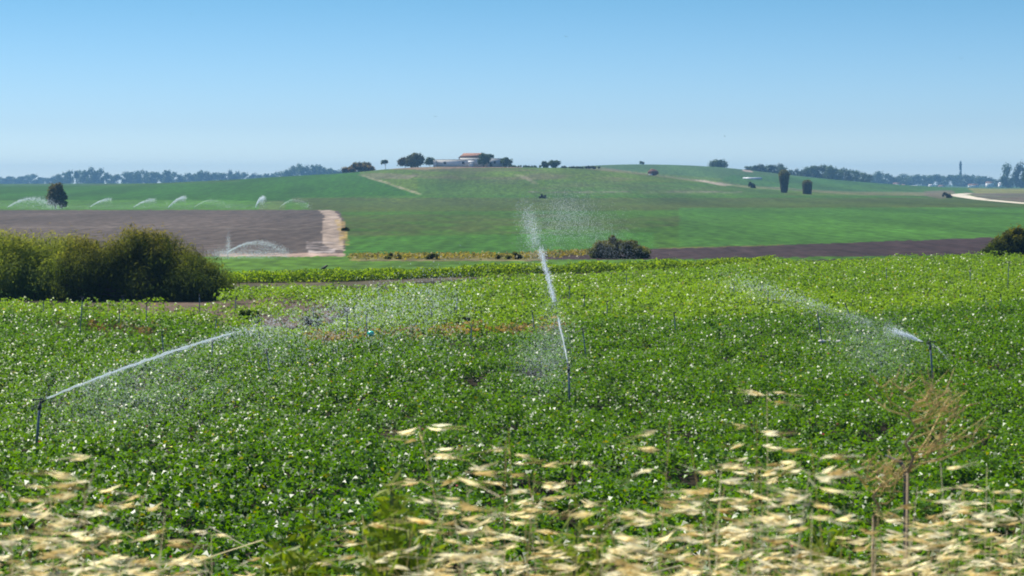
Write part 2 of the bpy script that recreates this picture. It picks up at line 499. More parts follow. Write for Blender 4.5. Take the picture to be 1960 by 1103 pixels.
# ------------------------------------------------------------------ leaves
def leaf_mesh(pos, nrm, dirv, length, width, fold=0.25):
    """kite shaped leaves folded along the rib; returns verts (N*4,3), faces (N,4)"""
    n = len(pos)
    nrm = nrm / np.linalg.norm(nrm, axis=1, keepdims=True)
    d = dirv - nrm * np.sum(dirv * nrm, 1, keepdims=True)
    d /= np.maximum(np.linalg.norm(d, axis=1, keepdims=True), 1e-6)
    s = np.cross(nrm, d)
    L_ = np.asarray(length).reshape(-1, 1); Wd = np.asarray(width).reshape(-1, 1)
    base = pos - d * L_ * 0.5
    tip = pos + d * L_ * 0.5 - nrm * L_ * 0.08
    mid = pos - d * L_ * 0.06
    up = nrm * Wd * fold
    V = np.stack([base, mid + s * Wd * .5 + up, tip, mid - s * Wd * .5 + up], 1).reshape(-1, 3)
    Fc = np.arange(n * 4, dtype=np.int32).reshape(-1, 4)
    return V, Fc

def unit(n):
    v = RNG.normal(size=(n, 3)); return v / np.linalg.norm(v, axis=1, keepdims=True)

def vb_of(u):   # lower limit of the pale crop as seen on the canopy
    return np.interp(u, [-400, 0, 170, 300, 430, 560, 650, 1000, 1130, 1300, 1500, 1700, 1960, 2400],
                     [596, 600, 606, 612, 616, 640, 645, 626, 612, 605, 597, 592, 580, 560])
def vt_of(u):   # upper limit of the pale crop
    return np.interp(u, [-400, 0, 425, 432, 660, 900, 1300, 1500, 1960, 2400], [577, 577, 577, 546, 545, 533, 512, 497, 485, 478])

RUST = [[(565, 658), (590, 636), (800, 626), (1010, 613), (1150, 606), (1130, 622), (1000, 634), (760, 646), (640, 655)],
        [(30, 604), (60, 599), (170, 608), (300, 624), (330, 640), (250, 640), (140, 618)]]
BARE = [(150, 583), (300, 577), (432, 563), (560, 563), (690, 580), (640, 622), (540, 630), (500, 608), (300, 597)]

def build_crop():
    PX, PY, PD, NL, LS, ZH = [], [], [], [], [], []
    for d0 in np.geomspace(21, 172, 40):
        d1 = d0 * (172 / 21) ** (1 / 39)
        hw = 980 / F * d1 + 3 + d1 * 0.02
        dens = 5.6 * min(1, (60 / d0) ** 0.7)
        n = int((d1 - d0) * 2 * hw * dens)
        PX.append(RNG.uniform(-hw, hw, n)); PY.append(RNG.uniform(d0, d1, n))
    x = np.concatenate(PX); y = np.concatenate(PY)
    u = CU + F * x / y
    vc = CV + F * (H - 0.45) / y
    vb, vt = vb_of(u), vt_of(u)
    edge = (fbm(x / 2, y / 6, 41) - .5) * 14
    nearz = vc + edge > vb
    farz = (~nearz) & (vc > vt)
    rust = np.zeros(len(x), bool)
    for p in RUST: rust |= in_poly(u + edge, vc + edge * .4, p)
    bare = in_poly(u + edge * 3, vc + edge * .5, BARE)
    keep = nearz | farz
    gaps = fbm(x / 1.3, y / 2.0, 43) 
    keep &= ~(nearz & (gaps < np.where(y < 48, .20, .26))) & ~(farz & (gaps < 0.20))
    keep &= ~(rust & (RNG.random(len(x)) < 0.9))
    keep &= ~(bare & (RNG.random(len(x)) < np.where(vbare := (fbm(x / 3, y / 3, 47) > .60), .5, .88)))
    # weedy ground just in front of the bright row
    weedy = farz & (u > 425) & (vc < 566) & (u < 760)
    keep &= ~(weedy & (RNG.random(len(x)) < .35))
    def plants(sel, name, mat, h0, label, cat, cols, nleaf0, ls0, tilt):
        px, py = x[sel], y[sel]
        n = len(px)
        sc = RNG.uniform(.75, 1.25, n)
        big = fbm(px / 2.2, py / 3.5, 51)
        hh = h0 * (0.5 + 1.0 * big) * sc
        nl = np.clip(nleaf0 * (42 / np.maximum(py, 30)) ** 0.9, 9, nleaf0).astype(int)
        rep = np.repeat(np.arange(n), nl)
        m = len(rep)
        D = py[rep]
        R = 0.36 * sc[rep] * np.clip(D / 70, 1, 1.5)
        r = R * np.sqrt(RNG.random(m)); a = RNG.uniform(0, 2 * np.pi, m)
        z = hh[rep] * (1 - 0.55 * (r / R) ** 2) - np.abs(RNG.normal(0, .07, m)) + RNG.normal(0, .02, m)
        pos = np.stack([px[rep] + r * np.cos(a), D + r * np.sin(a), np.maximum(z, .04)], 1)
        pos[:, 2] += (fbm(pos[:, 0] / 9, pos[:, 1] / 9, 21) - .5) * .12
        out = np.stack([np.cos(a) * r / R, np.sin(a) * r / R, np.zeros(m)], 1)
        nr = np.array([0, 0, 1.0]) + out * 0.45 + RNG.normal(0, tilt, (m, 3))
        nr[:, 2] = np.abs(nr[:, 2]) + .15
        dv = out + RNG.normal(0, .6, (m, 3)) + np.array([0, 0, -.3])
        ls = ls0 * np.clip(D / 45, 1, 2.6) ** 0.42 * (1 + .28 * np.clip((46 - D) / 16, 0, 1)) * RNG.uniform(.65, 1.3, m)
        V, Fc = leaf_mesh(pos, nr, dv, ls, ls * RNG.uniform(.7, 1.0, m), .42)
        c0, c1, c2 = [np.array(c) for c in cols]
        t = RNG.random((m, 1)) * .6 + .4 * sc[rep][:, None] - .2
        patch = fbm(px / 7, py / 14, 53)[rep][:, None]
        t = np.clip(t * .6 + patch * .5, 0, 1)
        col = c0 * (1 - t) + c1 * t
        old = RNG.random((m, 1)) < 0.02
        col = np.where(old, c2, col) * RNG.uniform(.8, 1.2, (m, 1))
        o = mesh_np(name, V, Fc, mat, tint=col, smooth=True)
        tag(o, label, cat, kind="stuff")
        return pos
    p = plants(keep & nearz, "cotton_crop", M_COTTON, .55, "dark green glossy leafy crop covering the near field", "crop",
           [(0.024, 0.086, 0.001), (0.092, 0.205, 0.002), (0.13, 0.15, 0.01)], 68, .079, .45)
    plants(keep & farz, "pale_crop", M_FARCROP, .5, "pale yellow green crop filling the field beyond the dark one", "crop",
           [(0.060, 0.150, 0.006), (0.210, 0.33, 0.020), (0.28, 0.26, 0.05)], 48, .09, .45)
    # flowers among the near leaves
    sel = RNG.choice(len(p), 900, replace=False)
    q = p[sel]; q = q[(q[:, 1] < 75)]
    q[:, 2] += .03
    m = len(q)
    Vs, Fs, Cs = [], [], []
    for k in range(4):
        a = RNG.uniform(0, 6.28, m)
        d = np.stack([np.cos(a), np.sin(a), np.full(m, .7)], 1)
        V, Fc = leaf_mesh(q + d * .012, unit(m) + np.array([0, -.6, .8]), d, np.full(m, .055), np.full(m, .045), .3)
        Vs.append(V); Fs.append(Fc + len(V) * k)
        kind = RNG.random(m)
    kk = RNG.random(m)[:, None]
    col = np.where(kk < .22, (0.50, 0.10, 0.19), np.where(kk < .45, (0.75, 0.66, 0.22), (0.82, 0.80, 0.68)))
    o = mesh_np("crop_flowers", np.concatenate(Vs), np.concatenate(Fs), M_FARCROP, tint=np.tile(col, (4, 1)))
    tag(o, "pink, yellow and white blossoms scattered in the near crop", "flowers", kind="stuff")
build_crop()

def strip_leaves(name, region_fn, n, h, cols, label, cat, mat, size, kind="stuff", up=0.3):
    """leafy growth over a patch of ground: region_fn(n) -> x, y"""
    x, y = region_fn(n)
    m = len(x)
    hh = h * (0.5 + fbm(x / .8, y / .8, 61)) * RNG.uniform(.06, 1.0, m)
    pos = np.stack([x, y, hh], 1)
    nr = unit(m) + np.array([0, -.2, .5]); dv = unit(m) + np.array([0, 0, up])
    ls = size * RNG.uniform(.6, 1.4, m)
    V, Fc = leaf_mesh(pos, nr, dv, ls, ls * RNG.uniform(.35, .8, m), .2)
    t = RNG.random((m, 1))
    col = np.array(cols[0]) * (1 - t) + np.array(cols[1]) * t
    if len(cols) > 2: col = np.where(RNG.random((m, 1)) < .2, cols[2], col)
    o = mesh_np(name, V, Fc, mat, tint=col)
    return tag(o, label, cat, kind=kind)

def along(pts, depth, zc=0.0):
    """points scattered along a line given by picture points at height zc"""
    A = np.array([((u - CU) / F * depth_of(v, zc), depth_of(v, zc)) for u, v in pts])
    seg = np.linalg.norm(np.diff(A, axis=0), axis=1); cum = np.concatenate([[0], np.cumsum(seg)])
    def fn(n):
        s = RNG.uniform(0, cum[-1], n)
        x = np.interp(s, cum, A[:, 0]); y = np.interp(s, cum, A[:, 1])
        j = RNG.normal(0, depth, n)
        return x + RNG.normal(0, .1, n), y + j
    return fn

def in_rust(poly):
    a = np.array(poly)
    def fn(n):
        u = RNG.uniform(a[:, 0].min(), a[:, 0].max(), n * 3); v = RNG.uniform(a[:, 1].min(), a[:, 1].max(), n * 3)
        k = in_poly(u, v, poly) & (fbm(u / 30, v / 6, 67) > .42)
        u, v = u[k][:n], v[k][:n]
        D = depth_of(v, .25)
        return (u - CU) / F * D, D
    return fn
strip_leaves("rusty_weeds", in_rust(RUST[0]), 7000, .38, [(0.33, 0.18, 0.055), (0.38, 0.27, 0.08), (0.10, 0.19, 0.03)],
             "rust orange dry weeds in a strip across the field", "weeds", M_WEED, .13)
strip_leaves("rusty_weeds", in_rust(RUST[1]), 2600, .4, [(0.17, 0.10, 0.045), (0.20, 0.14, 0.06), (0.09, 0.12, 0.03)],
             "brownish weeds along the left edge of the dark crop", "weeds", M_WEED, .13)
strip_leaves("bright_crop_row", along([(428, 541), (660, 538), (900, 529), (1150, 520), (1330, 516), (1480, 509)], .55), 26000, .56,
             [(0.15, 0.27, 0.012), (0.26, 0.36, 0.022), (0.08, 0.16, 0.012)],
             "low bright green row of plants crossing the field behind bare earth standing for its shadow", "crop row", M_ROW, .15)
strip_leaves("yellow_weeds", along([(672, 493), (820, 493), (1000, 493), (1240, 480)], 2.2), 3600, .28,
             [(0.33, 0.25, 0.06), (0.25, 0.19, 0.05), (0.14, 0.15, 0.05)], "dry yellow weeds along the ditch below the green field", "weeds", M_WEED, .22)

# ------------------------------------------------------------------ shrubs and trees
def foliage(clumps, n, size, cols, top_col=None, up=0.0, narrow=0.5, flat=0.5, shell=0.35):
    """leaf clumps: list of (centre, radii); returns verts, faces, tints"""
    w = np.array([r[0] * r[2] + r[0] * r[1] for _, r in clumps]); w = w / w.sum()
    ids = RNG.choice(len(clumps), n, p=w)
    C = np.array([c for c, _ in clumps]); Rr = np.array([r for _, r in clumps])
    d = unit(n)
    rad = (shell + (1 - shell) * RNG.random(n)) ** 0.7
    rad *= 1 + 0.18 * RNG.normal(size=n)
    pos = C[ids] + d * Rr[ids] * rad[:, None]
    k = pos[:, 2] > 0.02
    pos, d, ids = pos[k], d[k], ids[k]
    m = len(pos)
    nr = d * (1 - flat) + unit(m) * flat + np.array([0, 0, .25])
    dv = d * .6 + unit(m) * .5 + np.array([0, 0, up])
    ls = size * RNG.uniform(.6, 1.5, m)
    V, Fc = leaf_mesh(pos, nr, dv, ls, ls * narrow * RNG.uniform(.7, 1.3, m), .15)
    cv = RNG.random(len(clumps))
    t = np.clip(cv[ids] * .7 + RNG.random(m) * .4 - .05, 0, 1)[:, None]
    col = np.array(cols[0]) * (1 - t) + np.array(cols[1]) * t
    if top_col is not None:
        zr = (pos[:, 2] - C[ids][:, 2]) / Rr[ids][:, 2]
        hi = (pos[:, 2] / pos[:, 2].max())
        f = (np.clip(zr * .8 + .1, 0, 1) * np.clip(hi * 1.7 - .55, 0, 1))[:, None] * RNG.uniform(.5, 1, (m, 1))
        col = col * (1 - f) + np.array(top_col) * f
    return V, Fc, col

def shrub(name, u0, u1, vtop, vbase, D, cols, label, cat="shrub", n=2500, size=.25, nclump=26, depth=None, top_col=None,
          up=.6, narrow=.22, group=None, profile=None, zbase=None, mat=None):
    x0, x1 = (u0 - CU) / F * D, (u1 - CU) / F * D
    zb = terr((x0 + x1) / 2, D) if zbase is None else zbase
    hgt = (vbase - vtop) / F * D
    w = x1 - x0
    dp = depth or w * .8
    root = empty(name, ((x0 + x1) / 2, D + dp * .3, zb), label, cat, group)
    cl = []
    for i in range(nclump):
        t = RNG.uniform(-1, 1)
        s = math.sqrt(max(0, 1 - t * t * .92))
        top = hgt * (s if profile is None else float(np.interp(t, [p[0] for p in profile], [p[1] for p in profile])))
        r = (.17 + .12 * RNG.random()) * min(hgt, w) * .9
        q = RNG.uniform(-1, 1) * .75
        zt = top * math.sqrt(max(0.1, 1 - q * q)) * RNG.uniform(.3, 1.0) ** .6
        rx = r * RNG.uniform(.8, 1.2); rz = r * RNG.uniform(.9, 1.35)
        cl.append(((t * (w / 2 - rx * .75), q * dp / 2, max(rz * .55, zt - rz * .95)), (rx, r, rz)))
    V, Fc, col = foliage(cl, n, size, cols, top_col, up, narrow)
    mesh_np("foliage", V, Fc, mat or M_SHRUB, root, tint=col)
    mb = MB()
    for i in range(max(4, nclump // 3)):
        c, r = cl[i]
        b = Vector((0, 0, -.05))
        e = Vector(c)
        mid = b.lerp(e, .5) + Vector((RNG.normal() * .03 * w, RNG.normal() * .03 * w, -.1 * abs(c[2])))
        rr = max(.012, hgt * .016)
        mb.tube([b, mid, e], [rr, rr * .7, rr * .3], 5)
    mb.build("stem", M_BARK, root)
    return root

D_B = 99.0
shrub("tamarisk_bush", -95, 175, 430, 578, D_B, [(0.095, 0.165, 0.034), (0.195, 0.255, 0.055)],  # lighter greens carry the sun on this side of the thicket
      "feathery bush, sunlight painted into its light olive green, left half of the big thicket", n=56000, size=.19, nclump=110, depth=5.5,
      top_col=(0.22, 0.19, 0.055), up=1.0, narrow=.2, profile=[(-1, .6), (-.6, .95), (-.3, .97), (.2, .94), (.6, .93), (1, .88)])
shrub("tamarisk_bush", 95, 431, 425, 578, D_B - 1.5, [(0.032, 0.058, 0.014), (0.100, 0.135, 0.032)],  # leaf colours darkened to stand for the thicket's deep shade
      "rounded feathery bush darkened for shade, with brown tips, right half of the big thicket", n=95000, size=.19, nclump=150, depth=6.0,
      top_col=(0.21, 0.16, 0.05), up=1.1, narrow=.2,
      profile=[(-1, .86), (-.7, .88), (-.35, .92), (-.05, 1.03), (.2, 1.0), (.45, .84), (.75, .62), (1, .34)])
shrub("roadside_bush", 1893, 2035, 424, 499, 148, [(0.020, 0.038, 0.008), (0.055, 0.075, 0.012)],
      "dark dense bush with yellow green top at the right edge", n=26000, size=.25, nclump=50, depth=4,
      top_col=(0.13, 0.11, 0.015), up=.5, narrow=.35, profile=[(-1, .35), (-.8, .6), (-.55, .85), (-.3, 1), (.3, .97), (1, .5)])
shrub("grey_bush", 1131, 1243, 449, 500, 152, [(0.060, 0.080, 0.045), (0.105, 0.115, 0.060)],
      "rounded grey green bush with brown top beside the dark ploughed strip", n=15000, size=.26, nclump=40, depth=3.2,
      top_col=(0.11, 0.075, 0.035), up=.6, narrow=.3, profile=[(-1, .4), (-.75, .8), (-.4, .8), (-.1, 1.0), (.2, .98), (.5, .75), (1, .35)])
shrub("green_weed_bush", 435, 500, 598, 632, 82, [(0.05, 0.10, 0.018), (0.09, 0.15, 0.025)],
      "small fresh green bush at the edge of the bare soil patch", n=2600, size=.15, nclump=14, depth=1.2, up=.8, narrow=.4)
shrub("green_weed_bush", 880, 916, 509, 532, 126, [(0.03, 0.075, 0.016), (0.05, 0.10, 0.02)],
      "single dark green plant sticking out of the bright crop row", n=900, size=.16, nclump=7, depth=.8, up=1, narrow=.3,
      profile=[(-1, .3), (0, 1), (1, .3)])
shrub("green_weed_bush", 1262, 1318, 498, 515, 134, [(0.03, 0.08, 0.018), (0.05, 0.10, 0.02)],
      "low dark green weeds at the right end of the bright row", n=1300, size=.17, nclump=9, depth=1, up=.6, narrow=.4)
for (a, b, t, q, lab) in ((860, 925, 607, 636, "dark weedy plant over the rust strip, left of the water jet"),
                          (638, 690, 610, 638, "grey green weeds behind the rust strip beside two risers"),
                          (565, 632, 608, 640, "grey green low weeds under the left water spray")):
    shrub("dark_weeds", a, b, t, q, 77, [(0.035, 0.06, 0.02), (0.06, 0.085, 0.03)], lab, "weeds", n=1500, size=.14, nclump=12, depth=1, up=.5, narrow=.4)
for (a, b, t, q, lab) in ((735, 768, 485, 499, "small dark shrub in the yellow weeds, leftmost of three"),
                          (812, 845, 486, 499, "small dark shrub in the yellow weeds, middle of three"),
                          (946, 1000, 484, 501, "wide dark double shrub in the yellow weeds by the jet")):
    shrub("ditch_shrub", a, b, t, q, 150, [(0.07, 0.085, 0.04), (0.11, 0.12, 0.055)], lab, n=1200, size=.24, nclump=9, depth=1.2, up=.5, narrow=.4)
g = ground_at(660, 442, 60)
shrub("field_shrub", 652, 668, 435, 443, g.y, [(0.02, 0.03, 0.015), (0.03, 0.04, 0.02)], "tiny black shrub beside the pale headland track",
      n=350, size=.28, nclump=12, depth=1.2, up=.4, narrow=.5)

def tree_mesh(h, w, trunk_h, cols, n, size, nclump, style="round", top_col=None):
    """local tree: returns (V,F,C) for the crown and an MB trunk"""
    cl = []
    for i in range(nclump):
        if style == "round":
            d = RNG.normal(size=3); d /= np.linalg.norm(d)
            c = (d[0] * w * .30, d[1] * w * .30, trunk_h + (h - trunk_h) * (.5 + d[2] * .33))
            r = w * RNG.uniform(.16, .26)
        elif style == "tall":
            t = RNG.random()
            c = (RNG.uniform(-.24, .24) * w, RNG.uniform(-.24, .24) * w, trunk_h + (h - trunk_h) * (.12 + .70 * t))
            r = w * RNG.uniform(.20, .28) * (1.1 - .3 * t)
        else:  # flat topped
            a = RNG.uniform(0, 6.28); q = math.sqrt(RNG.random()) * w * .38
            c = (math.cos(a) * q, math.sin(a) * q, trunk_h + (h - trunk_h) * (.72 - .5 * (q / w) ** 1.2 + RNG.normal() * .06))
            r = w * RNG.uniform(.11, .18)
        cl.append((c, (r, r, r * RNG.uniform(.75, 1.05))))
    V, Fc, C = foliage(cl, n, size, cols, top_col, .1, .7)
    mb = MB()
    tw = h * .022
    lean = Vector((RNG.normal() * .02 * h, RNG.normal() * .02 * h, 0))
    topp = Vector((lean.x, lean.y, trunk_h + (h - trunk_h) * .45))
    mb.tube([(0, 0, -.3), (lean.x * .4, lean.y * .4, trunk_h * .6), topp], [tw * 1.3, tw, tw * .45], 7)
    for i in range(min(5, nclump)):
        c = Vector(cl[i][0])
        b = Vector((lean.x * .5, lean.y * .5, trunk_h * RNG.uniform(.55, 1.0)))
        mb.tube([b, b.lerp(c, .55) + Vector((0, 0, -.03 * h)), c], [tw * .55, tw * .38, tw * .15], 5)
    return (V, Fc, C), mb

def tree(name, u, vtop, vbase, D, wpx, cols, label, cat="tree", style="round", n=900, nclump=14, group=None, zb=None, trunk=.22, size=None, top_col=None):
    x = (u - CU) / F * D
    h = (vbase - vtop) / F * D
    z = terr(x, D) if zb is None else zb
    h2 = (H - (vtop - CV) / F * D) - z if zb is None else h
    h = max(h2, .5)
    w = wpx / F * D
    root = empty(name, (x, D, z), label, cat, group)
    (V, Fc, C), mb = tree_mesh(h, w, h * trunk, cols, n, size or max(.25, w * .09), nclump, style, top_col)
    mesh_np("crown", V, Fc, M_TREE, root, tint=C)
    mb.build("trunk", M_BARK, root)
    return root

TG = [(0.050, 0.080, 0.028), (0.095, 0.125, 0.045)]
TD = [(0.036, 0.065, 0.024), (0.070, 0.100, 0.036)]
# lone trees in the middle distance
g = ground_at(107, 400, 100)
tree("field_tree", 107, 345, 400, g.y, 40, [(0.075, 0.080, 0.030), (0.15, 0.125, 0.050)], "lone dark rounded tree at the far edge of the brown field", n=5000, nclump=26, style="tall", trunk=.06, size=.42, top_col=(0.10, 0.075, 0.03))
tree("field_tree", 118, 366, 400, g.y - 1, 24, TD, "low dark bushy tree leaning against the lone field tree", n=2200, nclump=14, trunk=.05, size=.4)
# trimmed palms on the right slope: shaggy trunk and round head
def stub_palm(u, vtop, vbase, wt, wb, label):
    g = ground_at(u, vbase, 300)
    D = g.y
    h = (vbase - vtop) / F * D
    rt, rb = wt / 2 / F * D, wb / 2 / F * D
    root = empty("palm_tree", g, label, "palm tree", "palm trees on the right slope")
    # crown: drooping fronds
    n = 2600
    d = unit(n); d[:, 2] = d[:, 2] * .9 + .1
    pos = np.array([0, 0, h * .74]) + d * np.array([rt, rt, h * .26]) * (RNG.random((n, 1)) ** .45) * RNG.uniform(.8, 1.22, (n, 1))
    nf = 90   # long outer fronds breaking the outline
    pos[:nf] = np.array([0, 0, h * .80]) + d[:nf] * np.array([rt * .8, rt * .8, h * .16])
    lf = h * RNG.uniform(.10, .22, n); lf[:nf] = h * RNG.uniform(.22, .38, nf)
    V, Fc = leaf_mesh(pos, unit(n) + d, d + np.array([0, 0, -.25]), lf, np.full(n, h * .03), .2)
    t = RNG.random((n, 1))
    mesh_np("crown", V, Fc, M_TREE, root, tint=np.array((0.09, 0.10, 0.04)) * (1 - t) + np.array((0.20, 0.18, 0.07)) * t)
    # skirt of old leaf bases round the trunk, hanging down
    n = 2200
    tt = RNG.random(n); a = RNG.uniform(0, 6.28, n)
    rr = rb * (1.0 + (rt / rb - 1.0) * tt * .95) * RNG.uniform(.65, 1.15, n)
    pos = np.stack([np.cos(a) * rr, np.sin(a) * rr, h * .70 * tt + .1], 1)
    dv = np.stack([np.cos(a) * .3, np.sin(a) * .3, np.full(n, -1.0)], 1)
    nr = np.stack([np.cos(a), np.sin(a), np.full(n, .3)], 1) + unit(n) * .4
    V, Fc = leaf_mesh(pos, nr, dv, h * RNG.uniform(.08, .2, n), np.full(n, h * .045), .1)
    t = RNG.random((n, 1))
    mesh_np("leaf_skirt", V, Fc, M_TREE, root, tint=np.array((0.075, 0.075, 0.055)) * (1 - t) + np.array((0.13, 0.115, 0.075)) * t)
    MB().tube([(0, 0, -.3), (0, 0, h * .35), (0, 0, h * .72)], [rb * .85, rb * .75, rb * .8], 10).build("trunk", M_BARK, root)
stub_palm(1501, 326, 369, 18, 10, "taller stubby palm with bulging round head on right slope")
stub_palm(1545, 345, 372, 17, 15, "shorter barrel shaped palm right of the taller one")

g = ground_at(1437, 360, 300)
shrub("slope_shrub", 1429, 1446, 348, 361, g.y, [(0.025, 0.045, 0.02), (0.04, 0.06, 0.025)], "small round dark shrub on the slope left of the palms", n=700, size=.6, nclump=8, up=.1, narrow=.6)
g = ground_at(1813, 379, 300)
shrub("slope_shrub", 1803, 1822, 366, 381, g.y, [(0.03, 0.035, 0.018), (0.055, 0.05, 0.028)], "dark scrubby bush at the left end of the white track", n=800, size=.5, nclump=9, up=.1, narrow=.6)
g = ground_at(1039, 380, 300)
shrub("slope_shrub", 1032, 1046, 371, 380, g.y, [(0.03, 0.035, 0.02), (0.05, 0.05, 0.03)], "small dark shrub below the hill, above the water jet", n=450, size=.5, nclump=12, up=.1, narrow=.6)

# hilltop thicket, trees and hedge
DH = 940.0
BR = [(0.13, 0.085, 0.055), (0.18, 0.13, 0.075)]
shrub("hilltop_thicket", 652, 716, 315, 338, 925, BR, "brown scrubby thicket on the left shoulder of the hill", "thicket", n=5000, size=.9, nclump=60, depth=8, up=.2, narrow=.6,
      profile=[(-1, .12), (-.5, .55), (-.1, .9), (.4, .95), (.75, 1), (1, .6)], top_col=(0.05, 0.07, 0.025))
tree("hilltop_tree", 738, 306, 322, DH - 6, 24, TD, "tiny lopsided tree alone between thicket and farm", n=500, nclump=9, style="flat", trunk=.45, size=.6)
tree("hilltop_tree", 796, 294, 321, DH + 4, 38, [(0.09, 0.10, 0.045), (0.14, 0.13, 0.065)], "broad domed tree at the left end of the farm", n=2600, nclump=22, trunk=.1, size=.9)
tree("hilltop_tree", 776, 302, 321, DH + 8, 30, [(0.075, 0.065, 0.042), (0.10, 0.08, 0.05)], "brownish low tree behind the domed farm tree", n=900, nclump=12, trunk=.1, size=.8)
tree("hilltop_tree", 823, 302, 321, DH, 22, TG, "small bushy tree between domed tree and white barn", n=900, nclump=10, trunk=.1, size=.7)
tree("hilltop_tree", 926, 294, 321, DH - 2, 28, TD, "dark tree in front of the tiled farmhouse", n=1400, nclump=14, trunk=.12, size=.7)
tree("hilltop_tree", 938, 294, 320, DH + 16, 22, TD, "small tree behind the grey shed roof", n=800, nclump=10, trunk=.12, size=.7)
tree("hilltop_tree", 968, 303, 322, DH - 3, 26, TD, "dark bushy tree at the right end of the farm", n=1300, nclump=12, trunk=.08, size=.7)
tree("hilltop_tree", 1044, 309, 324, DH, 18, TD, "left of two dark hedge trees right of the farm", n=800, nclump=9, trunk=.06, size=.7)
tree("hilltop_tree", 1060, 308, 324, DH, 26, TD, "right of two dark hedge trees right of the farm", n=1200, nclump=12, trunk=.06, size=.7)
shrub("low_hedge", 972, 1048, 318, 324, DH, TD, "low dark hedge on the crest between farm and hedge trees", "hedge", n=1500, size=.8, nclump=30, depth=3, up=.1, narrow=.6, profile=[(-1, .9), (0, .7), (1, 1)])
shrub("low_hedge", 1066, 1152, 319, 326, DH, [(0.04, 0.045, 0.025), (0.06, 0.06, 0.03)], "thin low hedge trailing right along the hill crest", "hedge", n=1500, size=.8, nclump=30, depth=3, up=.1, narrow=.6, profile=[(-1, .8), (0, .6), (.7, .9), (1, 1)])
tree("hilltop_tree", 1228, 310, 317, DB - 5, 12, TD, "speck of a bush on the rear hill skyline", cat="bush", n=250, nclump=5, trunk=.05, size=.7)
tree("hilltop_tree", 1376, 309, 322, DB + 10, 40, TG, "low domed tree on the skyline of the rear hill", n=1800, nclump=16, trunk=.05, size=1.0)

# ------------------------------------------------------------------ farm buildings
M_WALL = mat_plain("white_wall", (0.82, 0.80, 0.77), 0.9, 0.12, .6)
M_WALL2 = mat_plain("grey_wall", (0.55, 0.58, 0.62), 0.9, 0.12, .6)
M_TILE = mat_plain("clay_tile", (0.32, 0.155, 0.095), 0.85, 0.3, 1.2)
M_ROOFG = mat_plain("grey_sheet_roof", (0.20, 0.21, 0.21), 0.6, 0.2, .8)
M_PANE = mat_plain("dark_opening", (0.03, 0.035, 0.045), 0.3, 0.2, 1)
def house(name, u0, u1, veave, vbase, D, depth, rise, label, wall_m, roof_m, wins=3, door=True, hip=False, group=None, over=.3, cat="building"):
    x0, x1 = (u0 - CU) / F * D, (u1 - CU) / F * D
    z = terr((x0 + x1) / 2, D) - .3
    w = x1 - x0
    h = (H - (veave - CV) / F * D) - z
    root = empty(name, ((x0 + x1) / 2, D, z), label, cat, group)
    MB().box((0, depth / 2, h / 2), (w, depth, h)).build("wall", wall_m, root)
    e = over
    if rise > 0:
        a = (-w / 2 - e, -e, h + .003); b = (w / 2 + e, -e, h + .003); c = (w / 2 + e, depth + e, h + .003); d = (-w / 2 - e, depth + e, h + .003)
        k = depth * .5 if hip else 0
        r0 = (-w / 2 - e + k * .5, depth / 2, h + rise); r1 = (w / 2 + e - k * .5, depth / 2, h + rise)
        MB().add([a, b, c, d, r0, r1], [(0, 1, 5, 4), (2, 3, 4, 5), (1, 2, 5), (3, 0, 4), (3, 2, 1, 0)]).build("roof", roof_m, root)
    else:
        MB().box((0, depth / 2, h + .12), (w + 2 * e, depth + 2 * e, .24)).build("roof", roof_m, root)
    for i in range(wins):
        xx = -w / 2 + w * (i + .6) / (wins + .2)
        MB().box((xx, -.01, h * .62), (min(1.1, w * .09), .12, min(1.2, h * .32))).build("window", M_PANE, root)
    if door:
        MB().box((-w / 2 + w * .30, -.012, 1.05 + .3), (1.1, .13, 2.1)).build("door", M_PANE, root)
    return root
house("white_barn", 830, 908, 306.5, 321, DH, 7, .0, "long low white barn with flat roof at the farm's left", M_WALL, M_ROOFG, 2, False)
house("farmhouse", 878, 930, 302.5, 321, DH + 9, 10, 2.3, "taller farmhouse with terracotta tiled roof behind the barn", M_WALL, M_TILE, 3, True, True)
house("grey_shed", 928, 966, 304.5, 321.5, DH + 2, 8, .35, "grey white block shed with dark openings right of the farmhouse", M_WALL2, M_ROOFG, 3, True)
house("sunlit_gable", 829, 835, 309, 321, DH - 2, 2.5, 0.4, "tiny white hut against the barn's left end", M_WALL, M_WALL, 0, False)  # white block stands for a gable end caught by the sun
house("sunlit_gable", 897, 906, 312, 321, DH - 4, 2.0, 1.0, "small white gabled block standing for a sunlit gable before the farmhouse", M_WALL, M_WALL, 0, False)  # gabled block shaped after a sunlit patch of wall

# rusty hay heap on the slope
g = ground_at(1250, 336, 300)
hs = empty("hay_heap", g, "rusty brown heap on the slope with something pale beside it", "hay heap")
M_HAY = mat_plain("rusty_hay", (0.17, 0.085, 0.06), .95, .4, 1.5, bump=.6)
sx = 10 / F * g.y
mb = MB(); mb.ball((0, 0, sx * .55), (sx * 1.05, sx * .9, sx * .62), 16, 10); mb.ball((sx * .35, .2, sx * .5), (sx * .75, sx * .8, sx * .45), 14, 8); mb.ball((-sx * .1, 0, sx * .95), (sx * .5, sx * .5, sx * .35), 12, 8)
o = mb.build("heap", M_HAY, hs, smooth=True)
MB().box((-sx * .55, -sx * .95, sx * .14), (sx * .7, .5, sx * .28)).build("tarpaulin", M_WALL, hs)
